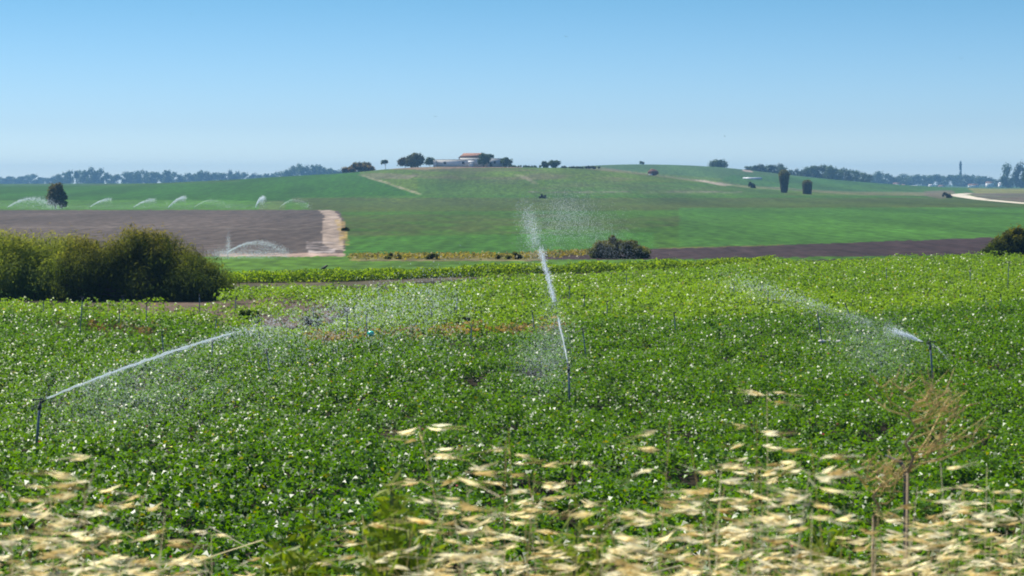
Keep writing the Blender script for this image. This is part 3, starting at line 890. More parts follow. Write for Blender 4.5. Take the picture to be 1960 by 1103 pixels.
# long white tunnel on the rear slope
g = ground_at(1440, 343, 300)
wx = 36 / F * g.y
pl = empty("plastic_tunnel", (g.x, g.y, g.z), "long low white tunnel on the slope above the palms", "tunnel")
mb = MB(); N = 9; vs = []; fs = []
for k in range(2):
    for i in range(N):
        a = math.pi * i / (N - 1)
        vs.append(((-.5 + k) * wx, math.cos(a) * 1.3, math.sin(a) * 1.1 - .1))
for i in range(N - 1): fs.append((i, i + 1, N + i + 1, N + i))
fs += [tuple(range(N))[::-1], tuple(range(N, 2 * N))]
mb.add(vs, fs); mb.build("cover", mat_plain("white_plastic", (0.55, 0.56, 0.58), .4, .1, 1), pl)

# village far right: houses and the banded tower
vill = [(1712, 1724, 352.5, 361, M_TILE, "pale far cottage with reddish roof, leftmost of the village"),
        (1728, 1734, 355.5, 362, M_TILE, "small pinkish far house left of the long white one"),
        (1737, 1757, 357.5, 362.5, M_WALL, "long low white far building below the village trees"),
        (1780, 1786, 355.5, 362, M_WALL, "tiny white far house in the middle of the village"),
        (1799, 1808, 357.0, 362.5, M_TILE, "small far house just left of the tower"),
        (1856, 1874, 355.0, 362, M_TILE, "white far house with pink roof right of the tower"),
        (1890, 1902, 350.5, 361, M_TILE, "dim far house with reddish roof among trees at right"),
        (1914, 1921, 352.0, 361, M_WALL, "whitish far house, rightmost of the village")]
for (a, b, e, q, rm, lab) in vill:
    house("village_house", a, b, e, q, 2250, 9, 1.4, lab, M_WALL, rm, 2, False, group="far village houses", cat="house")
gx = (1838.5 - CU) / F * 2900
tw = empty("banded_tower", (gx, 2900, terr(gx, 2900)), "slim dark and light banded tower above the far village", "tower")
M_DK = mat_plain("dark_band", (0.02, 0.025, 0.03), .6, .2, .5); M_LT = mat_plain("light_band", (0.6, 0.6, 0.6), .7, .1, .5)
zt = H - (308 - CV) / F * 2900 - terr(gx, 2900)
hh = zt
for (a, b, m, r) in ((0, .42, M_LT, 2.0), (.42, .56, M_DK, 1.9), (.56, .64, M_LT, 1.75), (.64, .86, M_DK, 1.75)):
    MB().tube([(0, 0, a * hh), (0, 0, b * hh)], [r, r - .1], 16).build("band", m, tw)
MB().tube([(0, 0, .86 * hh), (0, 0, .875 * hh)], [2.5, 2.5], 16).build("gallery", M_DK, tw)
MB().tube([(0, 0, .875 * hh), (0, 0, .95 * hh), (0, 0, hh)], [1.3, 1.3, .2], 12).build("lantern", M_DK, tw)

# ------------------------------------------------------------------ far tree lines
def proto(style, n, ncl, cols, trunk):
    (V, Fc, C), mb = tree_mesh(10, 9 if style != "tall" else 5.5, 10 * trunk, cols, n, .8, ncl, style)
    r = bpy.data.objects.new("far_tree", None)
    c = mesh_np("crown", V, Fc, M_TREE, r, tint=C, link=False)
    t = mesh_np("trunk", np.array(mb.v), mb.f, M_BARK, r, link=False)
    return r, c, t
FT = [(0.050, 0.085, 0.035), (0.090, 0.125, 0.050)]
protos = [proto("round", 900, 14, FT, .03), proto("tall", 800, 14, FT, .04), proto("flat", 900, 18, FT, .06),
          proto("round", 1000, 18, [(0.036, 0.050, 0.026), (0.06, 0.072, 0.034)], .02), proto("round", 800, 11, FT, .05)]
def far_tree(u, vtop, D, wpx, label, group, kind=None):
    r, c, t = protos[int(RNG.integers(len(protos))) if kind is None else kind]
    x = (u - CU) / F * D
    z = terr(x, D)
    h = (H - (vtop - CV) / F * D) - z
    wd = wpx / F * D
    e = r.copy(); COL.objects.link(e)
    base_w = 5.5 if r is protos[1][0] else 9
    e.location = (x, D, z - .12 * h); e.rotation_euler = (0, 0, RNG.uniform(0, 6.28))
    e.scale = (wd / base_w, wd / base_w, h * 1.12 / 10)
    tag(e, label, "tree", group)
    for q in (c, t):
        k = q.copy(); COL.objects.link(k); k.parent = e
def line(u0, u1, step, tops, D, label, group, spread=60, w=(18, 30)):
    u = u0
    while u < u1:
        vt = float(np.interp(u, [p[0] for p in tops], [p[1] for p in tops])) + RNG.normal() * 2.2
        far_tree(u, vt, D + RNG.uniform(-spread, spread), RNG.uniform(*w), label, group)
        u += step * RNG.uniform(.7, 1.3)
GL = "tree line beyond the left slope"
line(-120, 118, 10, [(-120, 333), (0, 337), (60, 335), (118, 336)], 3300, "low far tree in the faintest haze at the left", GL, w=(22, 34))
line(112, 212, 10, [(112, 329), (135, 324), (170, 322), (195, 319), (208, 327)], 2700, "hazy blue tree in the taller clump near the left", GL)
line(214, 420, 10, [(214, 333), (245, 327), (262, 324), (300, 327), (330, 331), (420, 328)], 2800, "hazy blue tree in the long far line left of centre", GL)
line(420, 540, 10, [(420, 326), (470, 330), (540, 330)], 2900, "hazy low far tree where the left line thins", GL)
line(540, 632, 9, [(540, 326), (565, 315), (590, 312), (610, 309), (625, 318)], 2500, "hazy tree in the clump just left of the hill", GL)
line(632, 662, 10, [(632, 323), (648, 319), (662, 326)], 2500, "hazy tree at the hill's left foot", GL)
GR = "tree line beyond the right slope"
line(1434, 1506, 9, [(1434, 320), (1450, 314), (1480, 314), (1506, 318)], 1480, "grey green tree of the clump behind the taller palm", GR, 30, (20, 30))
line(1508, 1545, 8, [(1508, 323), (1524, 319), (1545, 324)], 1600, "thin grey far tree behind the shorter palm", GR, 40, (12, 18))
line(1540, 1602, 8, [(1540, 322), (1565, 314), (1590, 316), (1602, 322)], 1560, "rounded grey green tree of the broad clump right of the palms", GR, 30, (24, 34))
line(1602, 1665, 8, [(1602, 320), (1630, 322), (1650, 325), (1665, 335)], 1650, "slender far tree of the row falling to the right", GR, 40, (15, 24))
line(1665, 1730, 9, [(1665, 333), (1680, 328), (1700, 330), (1730, 337)], 2400, "bluish far tree left of the village", GR, 40, (22, 34))
line(1730, 1905, 8, [(1730, 334), (1752, 331), (1790, 336), (1818, 332), (1840, 333), (1870, 336), (1905, 340)], 2700, "hazy blue tree among the far village houses", GR, 90, (20, 34))
line(1905, 1960, 9, [(1905, 342), (1922, 341), (1960, 340)], 2500, "low bluish tree under the tall trees at the right edge", GR, 50, (18, 26))
far_tree(1928, 311, 2000, 30, "round headed tall tree, left of the pair at the right edge", GR, 0)
far_tree(1955, 307, 2000, 34, "tallest hazy tree cut by the right edge of the view", GR, 3)
line(1968, 2110, 12, [(1968, 312), (2040, 318), (2110, 326)], 1550, "hazy tree beyond the right edge", GR, 40)

# ------------------------------------------------------------------ sprinklers
def sprinkler_proto():
    r = bpy.data.objects.new("sprinkler", None)
    mb = MB(); mb.tube([(0, 0, -.1), (0, 0, .5), (0, 0, 1.0)], [.027, .027, .027], 10)
    a = mesh_np("riser", np.array(mb.v), mb.f, M_PIPE, r, smooth=False, link=False)
    mb = MB(); mb.tube([(0, 0, -.16), (0, 0, -.06), (0, 0, -.055), (0, 0, 0)], [.034, .034, .024, .026], 10)
    mb.tube([(0, 0, -.01), (.06, 0, .012), (.13, 0, .045)], [.026, .022, .012], 8)
    mb.tube([(0, 0, 0), (0, 0, .06)], [.018, .010], 8)
    b = mesh_np("nozzle", np.array(mb.v), mb.f, M_HEAD, r, link=False)
    mb = MB(); mb.box((-.045, 0, .05), (.20, .016, .022)); mb.box((-.145, 0, .045), (.035, .03, .045)); mb.box((.055, 0, .055), (.02, .03, .04))
    c = mesh_np("hammer_arm", np.array(mb.v), mb.f, M_HEAD, r, link=False)
    return r, a, b, c
SPR = sprinkler_proto()
CAN = .42
def sprinkler(top, base, label, az=None, scale=1.0):
    (ut, vt), (ub, vb) = top, base
    D = F * (H - CAN) / (vb - CV)
    pb = W(ub, vb, D); pt = W(ut, vt, D)
    ax = (pt - pb)
    foot = pb - ax.normalized() * (pb.z / max(ax.normalized().z, .3))
    L_ = (pt - foot).length
    e = SPR[0].copy(); COL.objects.link(e)
    e.location = foot
    q = Vector((0, 0, 1)).rotation_difference(ax.normalized())
    e.rotation_euler = q.to_euler()
    tag(e, label, "sprinkler", "sprinkler risers in the crop")
    thick = .68 if az is None else 1.0
    a = SPR[1].copy(); COL.objects.link(a); a.parent = e; a.scale = (thick, thick, (L_ - .1))
    az = RNG.uniform(0, 6.28) if az is None else az
    for s in SPR[2:]:
        k = s.copy(); COL.objects.link(k); k.parent = e; k.location = (0, 0, L_ - .05); k.rotation_euler = (0, 0, az); k.scale = (thick,) * 3
    return pt

T1 = sprinkler((77, 765), (70, 850), "grey sprinkler at far left spraying a long jet to the right", .65)
T2 = sprinkler((1088, 697), (1090, 765), "grey sprinkler in the middle shooting its jet upward", 1.7)
T3 = sprinkler((1780, 655), (1785, 722), "dark sprinkler on the right spraying to the left", math.pi + .4)
sprinkler((509, 668), (517, 712), "idle riser leaning left, nearest of those left of centre")
sprinkler((1115, 628), (1122, 688), "idle tall riser just right of the middle jet")
sprinkler((1564, 596), (1574, 660), "leaning idle riser with pale stones at its foot")
sprinkler((1617, 581), (1627, 606), "short leaning riser crossed by the right spray")
sprinkler((407, 650), (405, 693), "idle riser the left jet passes in front of")
sprinkler((309, 633), (313, 673), "idle riser just above the middle of the left jet")
sprinkler((158, 568), (153, 640), "tallest idle riser at left, in front of the big dark bush")
sprinkler((665, 597), (663, 646), "pale idle riser standing in the rust strip left of the green ball")
sprinkler((701, 600), (703, 640), "dark riser standing right beside the green ball")
sprinkler((903, 622), (901, 655), "short pale riser under the dark weedy plant")
sprinkler((1018, 594), (1023, 632), "brownish leaning riser at the right end of the rust strip")
sprinkler((1290, 597), (1293, 638), "faint riser midway between middle and right sprinklers")
sprinkler((1931, 500), (1929, 552), "tall riser in the pale crop below the right edge bush")
sprinkler((1915, 562), (1917, 586), "short riser at the right edge of the dark crop")
sprinkler((1857, 513), (1857, 542), "thin riser left of the one below the right edge bush")
sprinkler((229, 592), (228, 617), "small riser before the bare soil under the dark bush")
sprinkler((281, 579), (280, 612), "thin riser right of the small one before the bare soil")
sprinkler((414, 606), (413, 626), "stub riser at the left of the small green bush")
sprinkler((875, 562), (874, 602), "thin tall riser in the pale crop left of the middle jet")
for (t, b) in (((83, 574), (83, 598)), ((236, 566), (236, 587)), ((382, 562), (382, 590)), ((452, 566), (450, 596)), ((600, 588), (600, 612)),
               ((825, 588), (825, 608)), ((1118, 564), (1118, 588)), ((1162, 576), (1162, 602)), ((1470, 560), (1470, 586)), ((1090, 548), (1090, 570)),
               ((1199, 524), (1199, 550)), ((1697, 512), (1697, 538)), ((496, 634), (497, 655)), ((1405, 540), (1405, 566))):
    sprinkler(t, b, "thin idle grey riser far back in the pale crop")

# ------------------------------------------------------------------ water
def drops_mesh(pos, size, stretch=None):
    n = len(pos)
    o = np.array([(1, 0, 0), (-1, 0, 0), (0, 1, 0), (0, -1, 0), (0, 0, 1), (0, 0, -1)], float)
    V = np.repeat(pos, 6, 0) + np.tile(o, (n, 1)) * np.repeat(size, 6)[:, None] * (np.array([1, 1, 1.35]))
    fo = np.array([(0, 2, 4), (2, 1, 4), (1, 3, 4), (3, 0, 4), (2, 0, 5), (1, 2, 5), (3, 1, 5), (0, 3, 5)])
    Fc = (np.arange(n)[:, None, None] * 6 + fo[None]).reshape(-1, 3)
    return V, Fc

def arc(p0, az, a, b, s, wind=0.0):
    s = np.asarray(s, float)
    return np.stack([p0[0] + math.cos(az) * s + wind * s ** 2, p0[1] + math.sin(az) * s, p0[2] + a * s - b * s * s], 1)

def water_jet(p0, az, a, b, label, streams, drops, mist, wind=0.0, r0=.012):
    """streams: (s0,s1,radius0,radius1); drops: (s0,s1,n,spread per metre,fall,size)"""
    root = empty("water_jet", p0, label, "water jet", "sprinkler water jets")
    p = np.array(p0)
    mb = MB()
    for (s0, s1, ra, rb) in streams:
        N = max(10, int((s1 - s0) / .12))
        ss = np.linspace(s0, s1, N)
        A = arc((0, 0, 0), az, a, b, ss, wind)
        rr = np.linspace(ra, rb, N) * RNG.uniform(.7, 1.3, N)
        rr[-1] *= .2
        A[1:] += RNG.normal(0, 1, (N - 1, 3)) * rr[1:, None] * .25
        mb.tube([tuple(q) for q in A], list(rr), 7)
    if mb.v: mb.build("stream", M_STREAM, root, smooth=True)
    def cloud(lst, name, mat):
        P, S = [], []
        for (s0, s1, n, spr, fall, size) in lst:
            s = s0 + (s1 - s0) * RNG.random(n)
            A = arc((0, 0, 0), az, a, b, s, wind)
            A += RNG.normal(0, 1, (n, 3)) * (.012 + spr * s)[:, None]
            A[:, 2] -= RNG.exponential(fall, n) * np.clip(s / 3, .1, 2)
            k = A[:, 2] + p0[2] > .35
            P.append(A[k]); S.append(size * RNG.uniform(.5, 1.5, n)[k])
        if P:
            V, Fc = drops_mesh(np.concatenate(P), np.concatenate(S))
            o = mesh_np(name, V, Fc, mat, root); o["kind"] = "stuff"
    cloud(drops, "droplets", M_DROP)
    cloud(mist, "mist", M_MIST)
    return root

# left jet: to the right and away
j = T1 + Vector((.12, .05, .02))
water_jet(j, math.atan2(6.5, 7.05), .297, .0126, "long white jet of water arching right from the far left sprinkler",
          [(0, 3.4, .016, .028), (3.4, 4.5, .026, .008)],
          [(1.0, 5.0, 900, .010, .02, .009), (4.2, 5.6, 250, .016, .03, .009), (6.6, 10.5, 900, .03, .10, .010)],
          [(.8, 6.0, 3000, .02, .4, .008), (5.0, 11.0, 6500, .032, .20, .012)])
# middle jet: up and away, drifting
j = T2 + Vector((-.02, .06, .04))
water_jet(j, math.atan2(1, -.10), .56, .0105, "water jet shooting upward from the middle sprinkler and breaking into spray",
          [(0, 1.75, .015, .026), (2.5, 4.8, .022, .016)],
          [(2.45, 5.0, 900, .007, .015, .012), (5.6, 7.4, 1500, .014, .10, .006)],
          [(5.8, 8.0, 1600, .022, .2, .010), (.5, 4.5, 800, .03, .6, .010)], wind=-.003)
# drifting spray right of the middle jet
def spray(name, label, blobs, mat=M_DROP):
    P, S = [], []
    for (u, v, D, su, sv, n, size) in blobs:
        uu = RNG.normal(u, su, n); vv = RNG.normal(v, sv, n); dd = RNG.normal(D, .6, n)
        P.append(np.stack([(uu - CU) / F * dd, dd, H - (vv - CV) / F * dd], 1)); S.append(size * RNG.uniform(.5, 1.4, n))
    V, Fc = drops_mesh(np.concatenate(P), np.concatenate(S))
    o = mesh_np(name, V, Fc, mat)
    return tag(o, label, "spray", kind="stuff")
spray("water_spray", "fine drops drifting right from the top of the middle jet",
      [(1085, 410, 56, 28, 22, 3400, .0052), (1120, 435, 56, 34, 22, 2600, .005), (1160, 450, 56, 30, 18, 800, .0045), (1060, 440, 56, 14, 30, 1200, .005), (1180, 480, 56, 34, 12, 800, .0045)])
spray("water_mist", "faint mist hanging over the crop left of the middle sprinkler",
      [(1035, 690, 48, 34, 36, 4000, .008), (1060, 650, 48, 24, 40, 2000, .008)], M_MIST)
spray("water_mist", "faint mist hanging over the crop under the left jet",
      [(200, 770, 41, 90, 36, 5000, .008), (330, 730, 43, 90, 40, 4000, .008)], M_MIST)
spray("water_mist", "faint mist drifting over the crop left of the right sprinkler",
      [(1690, 680, 53, 50, 28, 4500, .008), (1650, 640, 53, 50, 20, 2500, .008)], M_MIST)
# right jet: to the left
j = T3 + Vector((-.2, 0, .02))
water_jet(j, math.atan2(-2.4, -5.1), .36, .008, "short white jet leaving the right sprinkler and fading to the left",
          [(0, .62, .018, .04)],
          [(.2, .95, 500, .03, .02, .011), (3.0, 5.8, 420, .016, .05, .010)],
          [(.3, 1.2, 1300, .08, .12, .009), (1.6, 6.4, 2200, .022, .10, .010)])
# the thin back jet of the hammer arm
j = T3 + Vector((.05, 0, -.05))
water_jet(j, .3, -.6, .6, "thin white trickle falling right from the right sprinkler", [(0, .38, .005, .006)], [(.2, .5, 40, .02, .02, .008)], [])

# far sprinklers behind and before the brown field
def far_jet(u, v, az_deg, rng, apex, label, n=700, size=.05, spread=.03, frac=1.0):
    apex *= .8; size *= .62
    g = ground_at(u, v, 100)
    s1 = rng
    a = 4 * apex / rng; b = a / rng
    root = empty("water_jet", g + Vector((0, 0, .5)), label, "water jet", "far sprinkler jets")
    az = math.radians(az_deg)
    s = rng * frac * RNG.random(n) ** .8
    A = arc((0, 0, 0), az, a, b, s)
    A += RNG.normal(0, 1, (n, 3)) * (.02 + spread * s)[:, None]
    A[:, 2] -= RNG.exponential(.16, n) * s / rng * apex * 2
    A = A[A[:, 2] > -.4]
    V, Fc = drops_mesh(A, size * RNG.uniform(.5, 1.4, len(A)))
    o = mesh_np("droplets", V, Fc, M_DROP, root); o["kind"] = "stuff"
    N = 14
    ss = np.linspace(0, rng * .42 * min(1, frac * 1.2), N)
    B = arc((0, 0, 0), az, a, b, ss)
    MB().tube([tuple(q) for q in B], list(np.linspace(size * .5, size * 1.5, N - 1)) + [size * .3], 6).build("stream", M_FARJET, root)
    mb = MB(); mb.tube([(0, 0, -.55), (0, 0, 0)], [.03, .03], 6); mb.build("riser", M_PIPE, root)
far_jet(14, 402, 20, 10.5, 2.4, "broad far fan of water left of the lone tree", 2000, .07, .05)
far_jet(172, 401, 15, 9, 2.2, "far slanting jet, first right of the lone tree", 900, .06, .035, .5)
far_jet(256, 401, 15, 9, 2.1, "far slanting jet, second right of the lone tree", 900, .06, .035, .5)
far_jet(322, 402, 35, 8, 2.8, "steep far slanting jet, third right of the lone tree", 1000, .07, .04, .5)
far_jet(372, 401, 10, 7.5, 1.8, "faint low far fan between steep jet and upright plume", 500, .05, .05)
far_jet(489, 402, 75, 8, 2.6, "upright bright far plume at the edge of the brown field", 1100, .08, .05, .6)
far_jet(536, 401, 10, 6.5, 2.0, "faint far fan of water, rightmost of the far row", 600, .05, .06)
far_jet(436, 496, 2, 4.4, .95, "white arching fan of water in front of the brown field", 3200, .020, .03)
spray("water_mist", "hazy spray hanging along the far edge of the brown field",
      [(30, 394, 430, 40, 5, 900, .045), (215, 396, 430, 60, 4, 1000, .045), (330, 395, 430, 50, 5, 900, .045), (460, 396, 430, 30, 4, 500, .045), (100, 398, 430, 40, 3, 500, .045)], M_MIST)
spray("water_mist", "thin upright wisp and mist by the near arching fan",
      [(437, 470, 150, 2.5, 12, 500, .02), (430, 486, 150, 16, 6, 1200, .022), (490, 486, 150, 30, 6, 2200, .022)], M_MIST)

# ------------------------------------------------------------------ small things
# teal ball lying in the rust strip
p = W(710, 639, 66.5)
r = .11
o = MB().ball((0, 0, 0), (r * 1.08, r, r * .9), 20, 14).build("plastic_ball", mat_plain("teal_plastic", (0.02, 0.62, 0.42), .25, .05, 3, spec=.7), smooth=True)
o.location = p
tag(o, "shiny teal green plastic ball lying by the rust strip", "ball")
MB().tube([(0, 0, -r * .5), (0, 0, -p.z)], [.006, .008], 6).build("stalk", M_BARK, o)
# pale stones
M_STONE = mat_plain("pale_stone", (0.6, 0.57, 0.52), .8, .2, 10, bump=.3)
for (u, v, s, lab) in ((1574, 661, .10, "pale stone right at the foot of the leaning riser"), (1586, 660, .06, "smaller pale stone beside the one at the riser's foot"), (1606, 661, .07, "pale stone farthest right of the leaning riser")):
    D = F * (H - .40) / (v - CV)
    mb = MB(); mb.ball((0, 0, 0), (s * 1.3, s, s * .6), 9, 6)
    vv = np.array(mb.v) * (1 + (RNG.random((len(mb.v), 1)) - .5) * .3)
    o = mesh_np("stone", vv, mb.f, M_STONE)
    o.location = W(u, v, D) + Vector((0, 0, .12))
    tag(o, lab, "stone")
# birds
M_BIRD = mat_plain("dark_feather", (0.02, 0.02, 0.025), .6, .2, 20)
def bird(loc, span, tilt, yaw, label, flying=True):
    mb = MB()
    L_ = span * .5
    mb.tube([(0, -L_ * .5, 0), (0, -L_ * .32, .0), (0, 0, 0), (0, L_ * .3, .0), (0, L_ * .42, .01 * span), (0, L_ * .5, 0)],
            [span * .005, span * .035, span * .06, span * .045, span * .04, span * .006], 8)
    o = mesh_np("bird", np.array(mb.v), mb.f, M_BIRD, smooth=True)
    o.location = loc
    o.rotation_euler = (0, tilt, yaw)
    for s in (-1, 1):
        q = span / 2
        vs = [(s * .03 * span, .10 * span, 0), (s * q * .5, .15 * span, .06 * span), (s * q, .02 * span, .03 * span), (s * q * .5, -.03 * span, .055 * span), (s * .03 * span, -.08 * span, 0)]
        lo = [(a, b, c - .012 * span) for a, b, c in vs]
        fs = [(0, 1, 3, 4), (1, 2, 3), (9, 8, 6, 5), (8, 7, 6)] + [(i, 5 + i, 5 + (i + 1) % 5, (i + 1) % 5) for i in range(5)]
        mesh_np("wing", np.array(vs + lo), fs, M_BIRD, o)
    MB().add([(-.03 * span, -L_ * .45, .004), (.03 * span, -L_ * .45, .004), (.05 * span, -L_ * .72, .004), (-.05 * span, -L_ * .72, .004),
              (-.03 * span, -L_ * .45, -.004), (.03 * span, -L_ * .45, -.004), (.05 * span, -L_ * .72, -.004), (-.05 * span, -L_ * .72, -.004)],
             [(0, 1, 2, 3), (7, 6, 5, 4), (0, 4, 5, 1), (1, 5, 6, 2), (2, 6, 7, 3), (3, 7, 4, 0)]).build("tail", M_BIRD, o)
    return tag(o, label, "bird", "birds in the sky" if flying else None)
for (u, v, D, sp, ti, yw, lab) in ((365, 27, 150, .26, .35, .4, "dark bird high at the upper left of the sky"),
                               (1083, 70, 140, .34, .28, .2, "dark slanting bird high in the middle of the sky"),
                               (790, 78, 190, .20, -.3, 1.2, "tiny bird left of the slanting bird in the middle sky"),
                               (1387, 261, 200, .24, .5, 1.0, "small dark bird low over the rear hill"),
                               (833, 223, 210, .5, .2, .2, "faint bird above the farm"),
                               (1840, 112, 200, .42, .15, .1, "faint bird high at the right of the sky"),
                               (1195, 234, 230, .2, .4, 1.2, "faint speck of a bird right of the farm, above the hill")):
    bird(W(u, v, D), sp, ti, yw, lab)
# crow standing by the bright row
p = ground_at(620, 525, 60)
cw = empty("crow", (p.x, p.y, 0.35), "black crow perched behind the bright green row", "bird")
mb = MB(); mb.tube([(-.20, 0, -.06), (-.08, 0, 0), (.05, 0, .06), (.13, 0, .13), (.17, 0, .17), (.20, 0, .18), (.26, 0, .165)], [.02, .06, .085, .065, .05, .045, .006], 10)
mb.tube([(0, .03, 0), (.01, .03, -.38)], [.012, .01], 5); mb.tube([(0, -.03, 0), (.01, -.03, -.38)], [.012, .01], 5)
mb.build("body", M_BIRD, cw, smooth=True)

# ------------------------------------------------------------------ foreground: dry grass on the embankment
def emb_z(y):
    return np.interp(y, [-5, 4, 7, 10, 14, 19], [4.05, 4.1, 4.0, 3.1, 1.7, .05])
def ribbons(P0, P1, w, nrm):
    d = P1 - P0
    s = np.cross(d, nrm); s /= np.maximum(np.linalg.norm(s, axis=1, keepdims=True), 1e-6)
    s *= w.reshape(-1, 1) / 2
    V = np.stack([P0 - s, P0 + s, P1 + s * .7, P1 - s * .7], 1).reshape(-1, 3)
    return V, np.arange(len(P0) * 4).reshape(-1, 4)
def dry_grass():
    env = np.array([(-500, 920), (0, 935), (100, 915), (170, 880), (270, 895), (330, 960), (400, 1020), (480, 1060), (570, 1070), (640, 1000), (700, 960),
                    (790, 805), (850, 850), (960, 815), (1000, 870), (1100, 860), (1200, 930), (1280, 795), (1360, 815), (1455, 745), (1500, 880),
                    (1565, 840), (1640, 930), (1720, 900), (1800, 880), (1900, 880), (1960, 890), (2500, 900)])
    dens = np.array([(-500, 1.3), (0, 1.5), (150, 1.5), (300, 1.4), (400, .8), (480, .4), (640, .45), (720, .8), (800, 1.25), (960, 1.5), (1100, 1.05), (1250, 1.1), (1450, 1.0),
                     (1600, 1.0), (1750, 1.4), (1850, 1.2), (1960, 1.1), (2500, 1.1)])
    clumps = [(20, 40, 950, 1.3), (80, 40, 930, 1.3), (175, 24, 888, 1.2), (250, 34, 900, 1.2), (315, 24, 985, .9), (390, 16, 1020, .5), (505, 12, 1060, .3),
              (590, 12, 1080, .2), (695, 18, 985, .6), (800, 13, 812, .6), (852, 20, 930, 1.0), (905, 16, 900, 1.0), (968, 17, 820, 1.4), (1012, 18, 900, .9),
              (1096, 15, 865, .6), (1150, 22, 965, .9), (1222, 22, 955, 1.0), (1279, 13, 800, .4), (1340, 18, 850, .6), (1375, 18, 885, .8), (1425, 18, 935, .8),
              (1458, 12, 748, 1.1), (1500, 20, 945, .9), (1563, 11, 842, 1.0), (1610, 20, 965, .8), (1680, 20, 965, .9), (1748, 20, 930, 1.4), (1790, 18, 885, 1.4),
              (1845, 20, 930, 1.0), (1900, 20, 895, .9), (1952, 20, 915, 1.0)]
    for q in range(34):   # the same growth goes on to either side
        u = RNG.uniform(-2600, -40) if q % 2 else RNG.uniform(2000, 4600)
        clumps.append((u, RNG.uniform(12, 40), RNG.uniform(820, 980), RNG.uniform(.5, 1.3)))
    spots = []
    for (cu, su, v0, wt) in clumps:
        Dc = RNG.uniform(3.2, 4.8)
        for q in range(max(2, int(round(wt * 7.5)))):
            v = v0 if q == 0 else v0 + (1165 - v0) * RNG.random() ** .75
            k = .6 + .8 * (v - v0) / max(1165 - v0, 1)
            spots.append((cu + RNG.normal() * su * k * .78, v, Dc + RNG.normal() * .25, int(RNG.integers(7, 13))))
    R0, R1, RW, RC = [], [], [], []
    SP, SD, SL, SWd, SCo = [], [], [], [], []
    straw = [np.array(c) for c in ((0.90, 0.79, 0.48), (0.78, 0.64, 0.32), (0.94, 0.87, 0.62), (0.55, 0.42, 0.18))]
    for (u, v, D, ns) in spots:
        top = W(u, v, D)
        zg = float(emb_z(D))
        bend = RNG.normal() * .05
        root = Vector((top.x - bend - RNG.normal() * .08, D + RNG.normal() * .1, zg))
        c = straw[int(RNG.integers(4))]
        mid = root.lerp(top, .55) + Vector((-bend * .25, 0, .03))
        pts = [root, root.lerp(mid, .5), mid, mid.lerp(top, .5) + Vector((bend * .04, 0, .01)), top]
        for a, b in zip(pts[:-1], pts[1:]):
            R0.append(a); R1.append(b); RW.append(.0015); RC.append(c * .55)
        plen = RNG.uniform(.18, .36)
        for i in range(ns):
            t = RNG.random() * plen
            s = top + (pts[3] - top).normalized() * t
            side = RNG.choice([-1, 1]) 
            br = RNG.uniform(.005, .026) * (0.5 + t / plen)
            e = s + Vector((side * br, RNG.normal() * .03, RNG.uniform(-.012, .02)))
            R0.append(s); R1.append(e); RW.append(.0014); RC.append(c * .8)
            d = Vector((side * RNG.uniform(.6, 1.0), RNG.normal() * .3, RNG.normal() * .11 - .04)).normalized()
            Ls = RNG.uniform(.032, .052)
            cc = straw[int(RNG.choice([0, 0, 1, 2, 2, 3]))] * RNG.uniform(.8, 1.15)
            for q in RNG.uniform(-1.3, 1.3, 4):   # thin spreading glumes and awned florets
                dd = (d + Vector((0, RNG.normal() * .08, q * .13))).normalized(); e_ = e + dd * RNG.uniform(0, .25) * Ls
                lq = Ls * RNG.uniform(.55, 1.05); SP.append(e_ + dd * lq * .5); SD.append(dd); SL.append(lq); SWd.append(lq * RNG.uniform(.09, .16)); SCo.append(cc * RNG.uniform(.88, 1.08))
            for _ in range(2):  # awns
                aw = e + d * Ls + (d + Vector((0, 0, RNG.normal() * .25))).normalized() * RNG.uniform(.02, .045)
                R0.append(e + d * Ls * .7); R1.append(aw); RW.append(.0011); RC.append(c * .7)
    # bent dry blades lower down
    for k in range(330):
        u = RNG.uniform(-2000, 4000)
        if RNG.random() * 1.5 > np.interp(u, dens[:, 0], dens[:, 1]): continue
        D = RNG.uniform(3.4, 6.0)
        zg = float(emb_z(D)); x = (u - CU) / F * D
        hgt = RNG.uniform(.30, .55)
        a = RNG.uniform(0, 6.28); ln = RNG.uniform(.08, .35)
        p0 = Vector((x, D, zg)); p1 = p0 + Vector((math.cos(a) * ln * .3, math.sin(a) * ln * .3, hgt * .65)); p2 = p0 + Vector((math.cos(a) * ln, math.sin(a) * ln, hgt))
        p3 = p2 + Vector((math.cos(a) * ln * .7, 0, -hgt * .12))
        c = straw[int(RNG.integers(4))] * .8
        for q0, q1, w in ((p0, p1, .005), (p1, p2, .0042), (p2, p3, .003)):
            R0.append(q0); R1.append(q1); RW.append(w); RC.append(c)
    R0 = np.array([tuple(p) for p in R0]); R1 = np.array([tuple(p) for p in R1])
    nr = np.stack([RNG.normal(0, .4, len(R0)), np.full(len(R0), -1.0), RNG.normal(0, .2, len(R0))], 1)
    V1, F1 = ribbons(R0, R1, np.array(RW), nr)
    SP = np.array([tuple(p) for p in SP]); SD = np.array([tuple(p) for p in SD])
    sn = np.stack([RNG.normal(0, .3, len(SP)), np.full(len(SP), -.8), RNG.normal(-.35, .38, len(SP))], 1)
    V2, F2 = leaf_mesh(SP, sn, SD, np.array(SL), np.array(SWd), .35)
    o = mesh_np("dry_grass", np.concatenate([V1, V2]), np.concatenate([F1, F2 + len(V1)]), M_DRY, tint=np.concatenate([np.array(RC), np.array(SCo)]))
    tag(o, "pale straw coloured wild oat grass along the bottom edge", "dry grass", kind="stuff")
dry_grass()

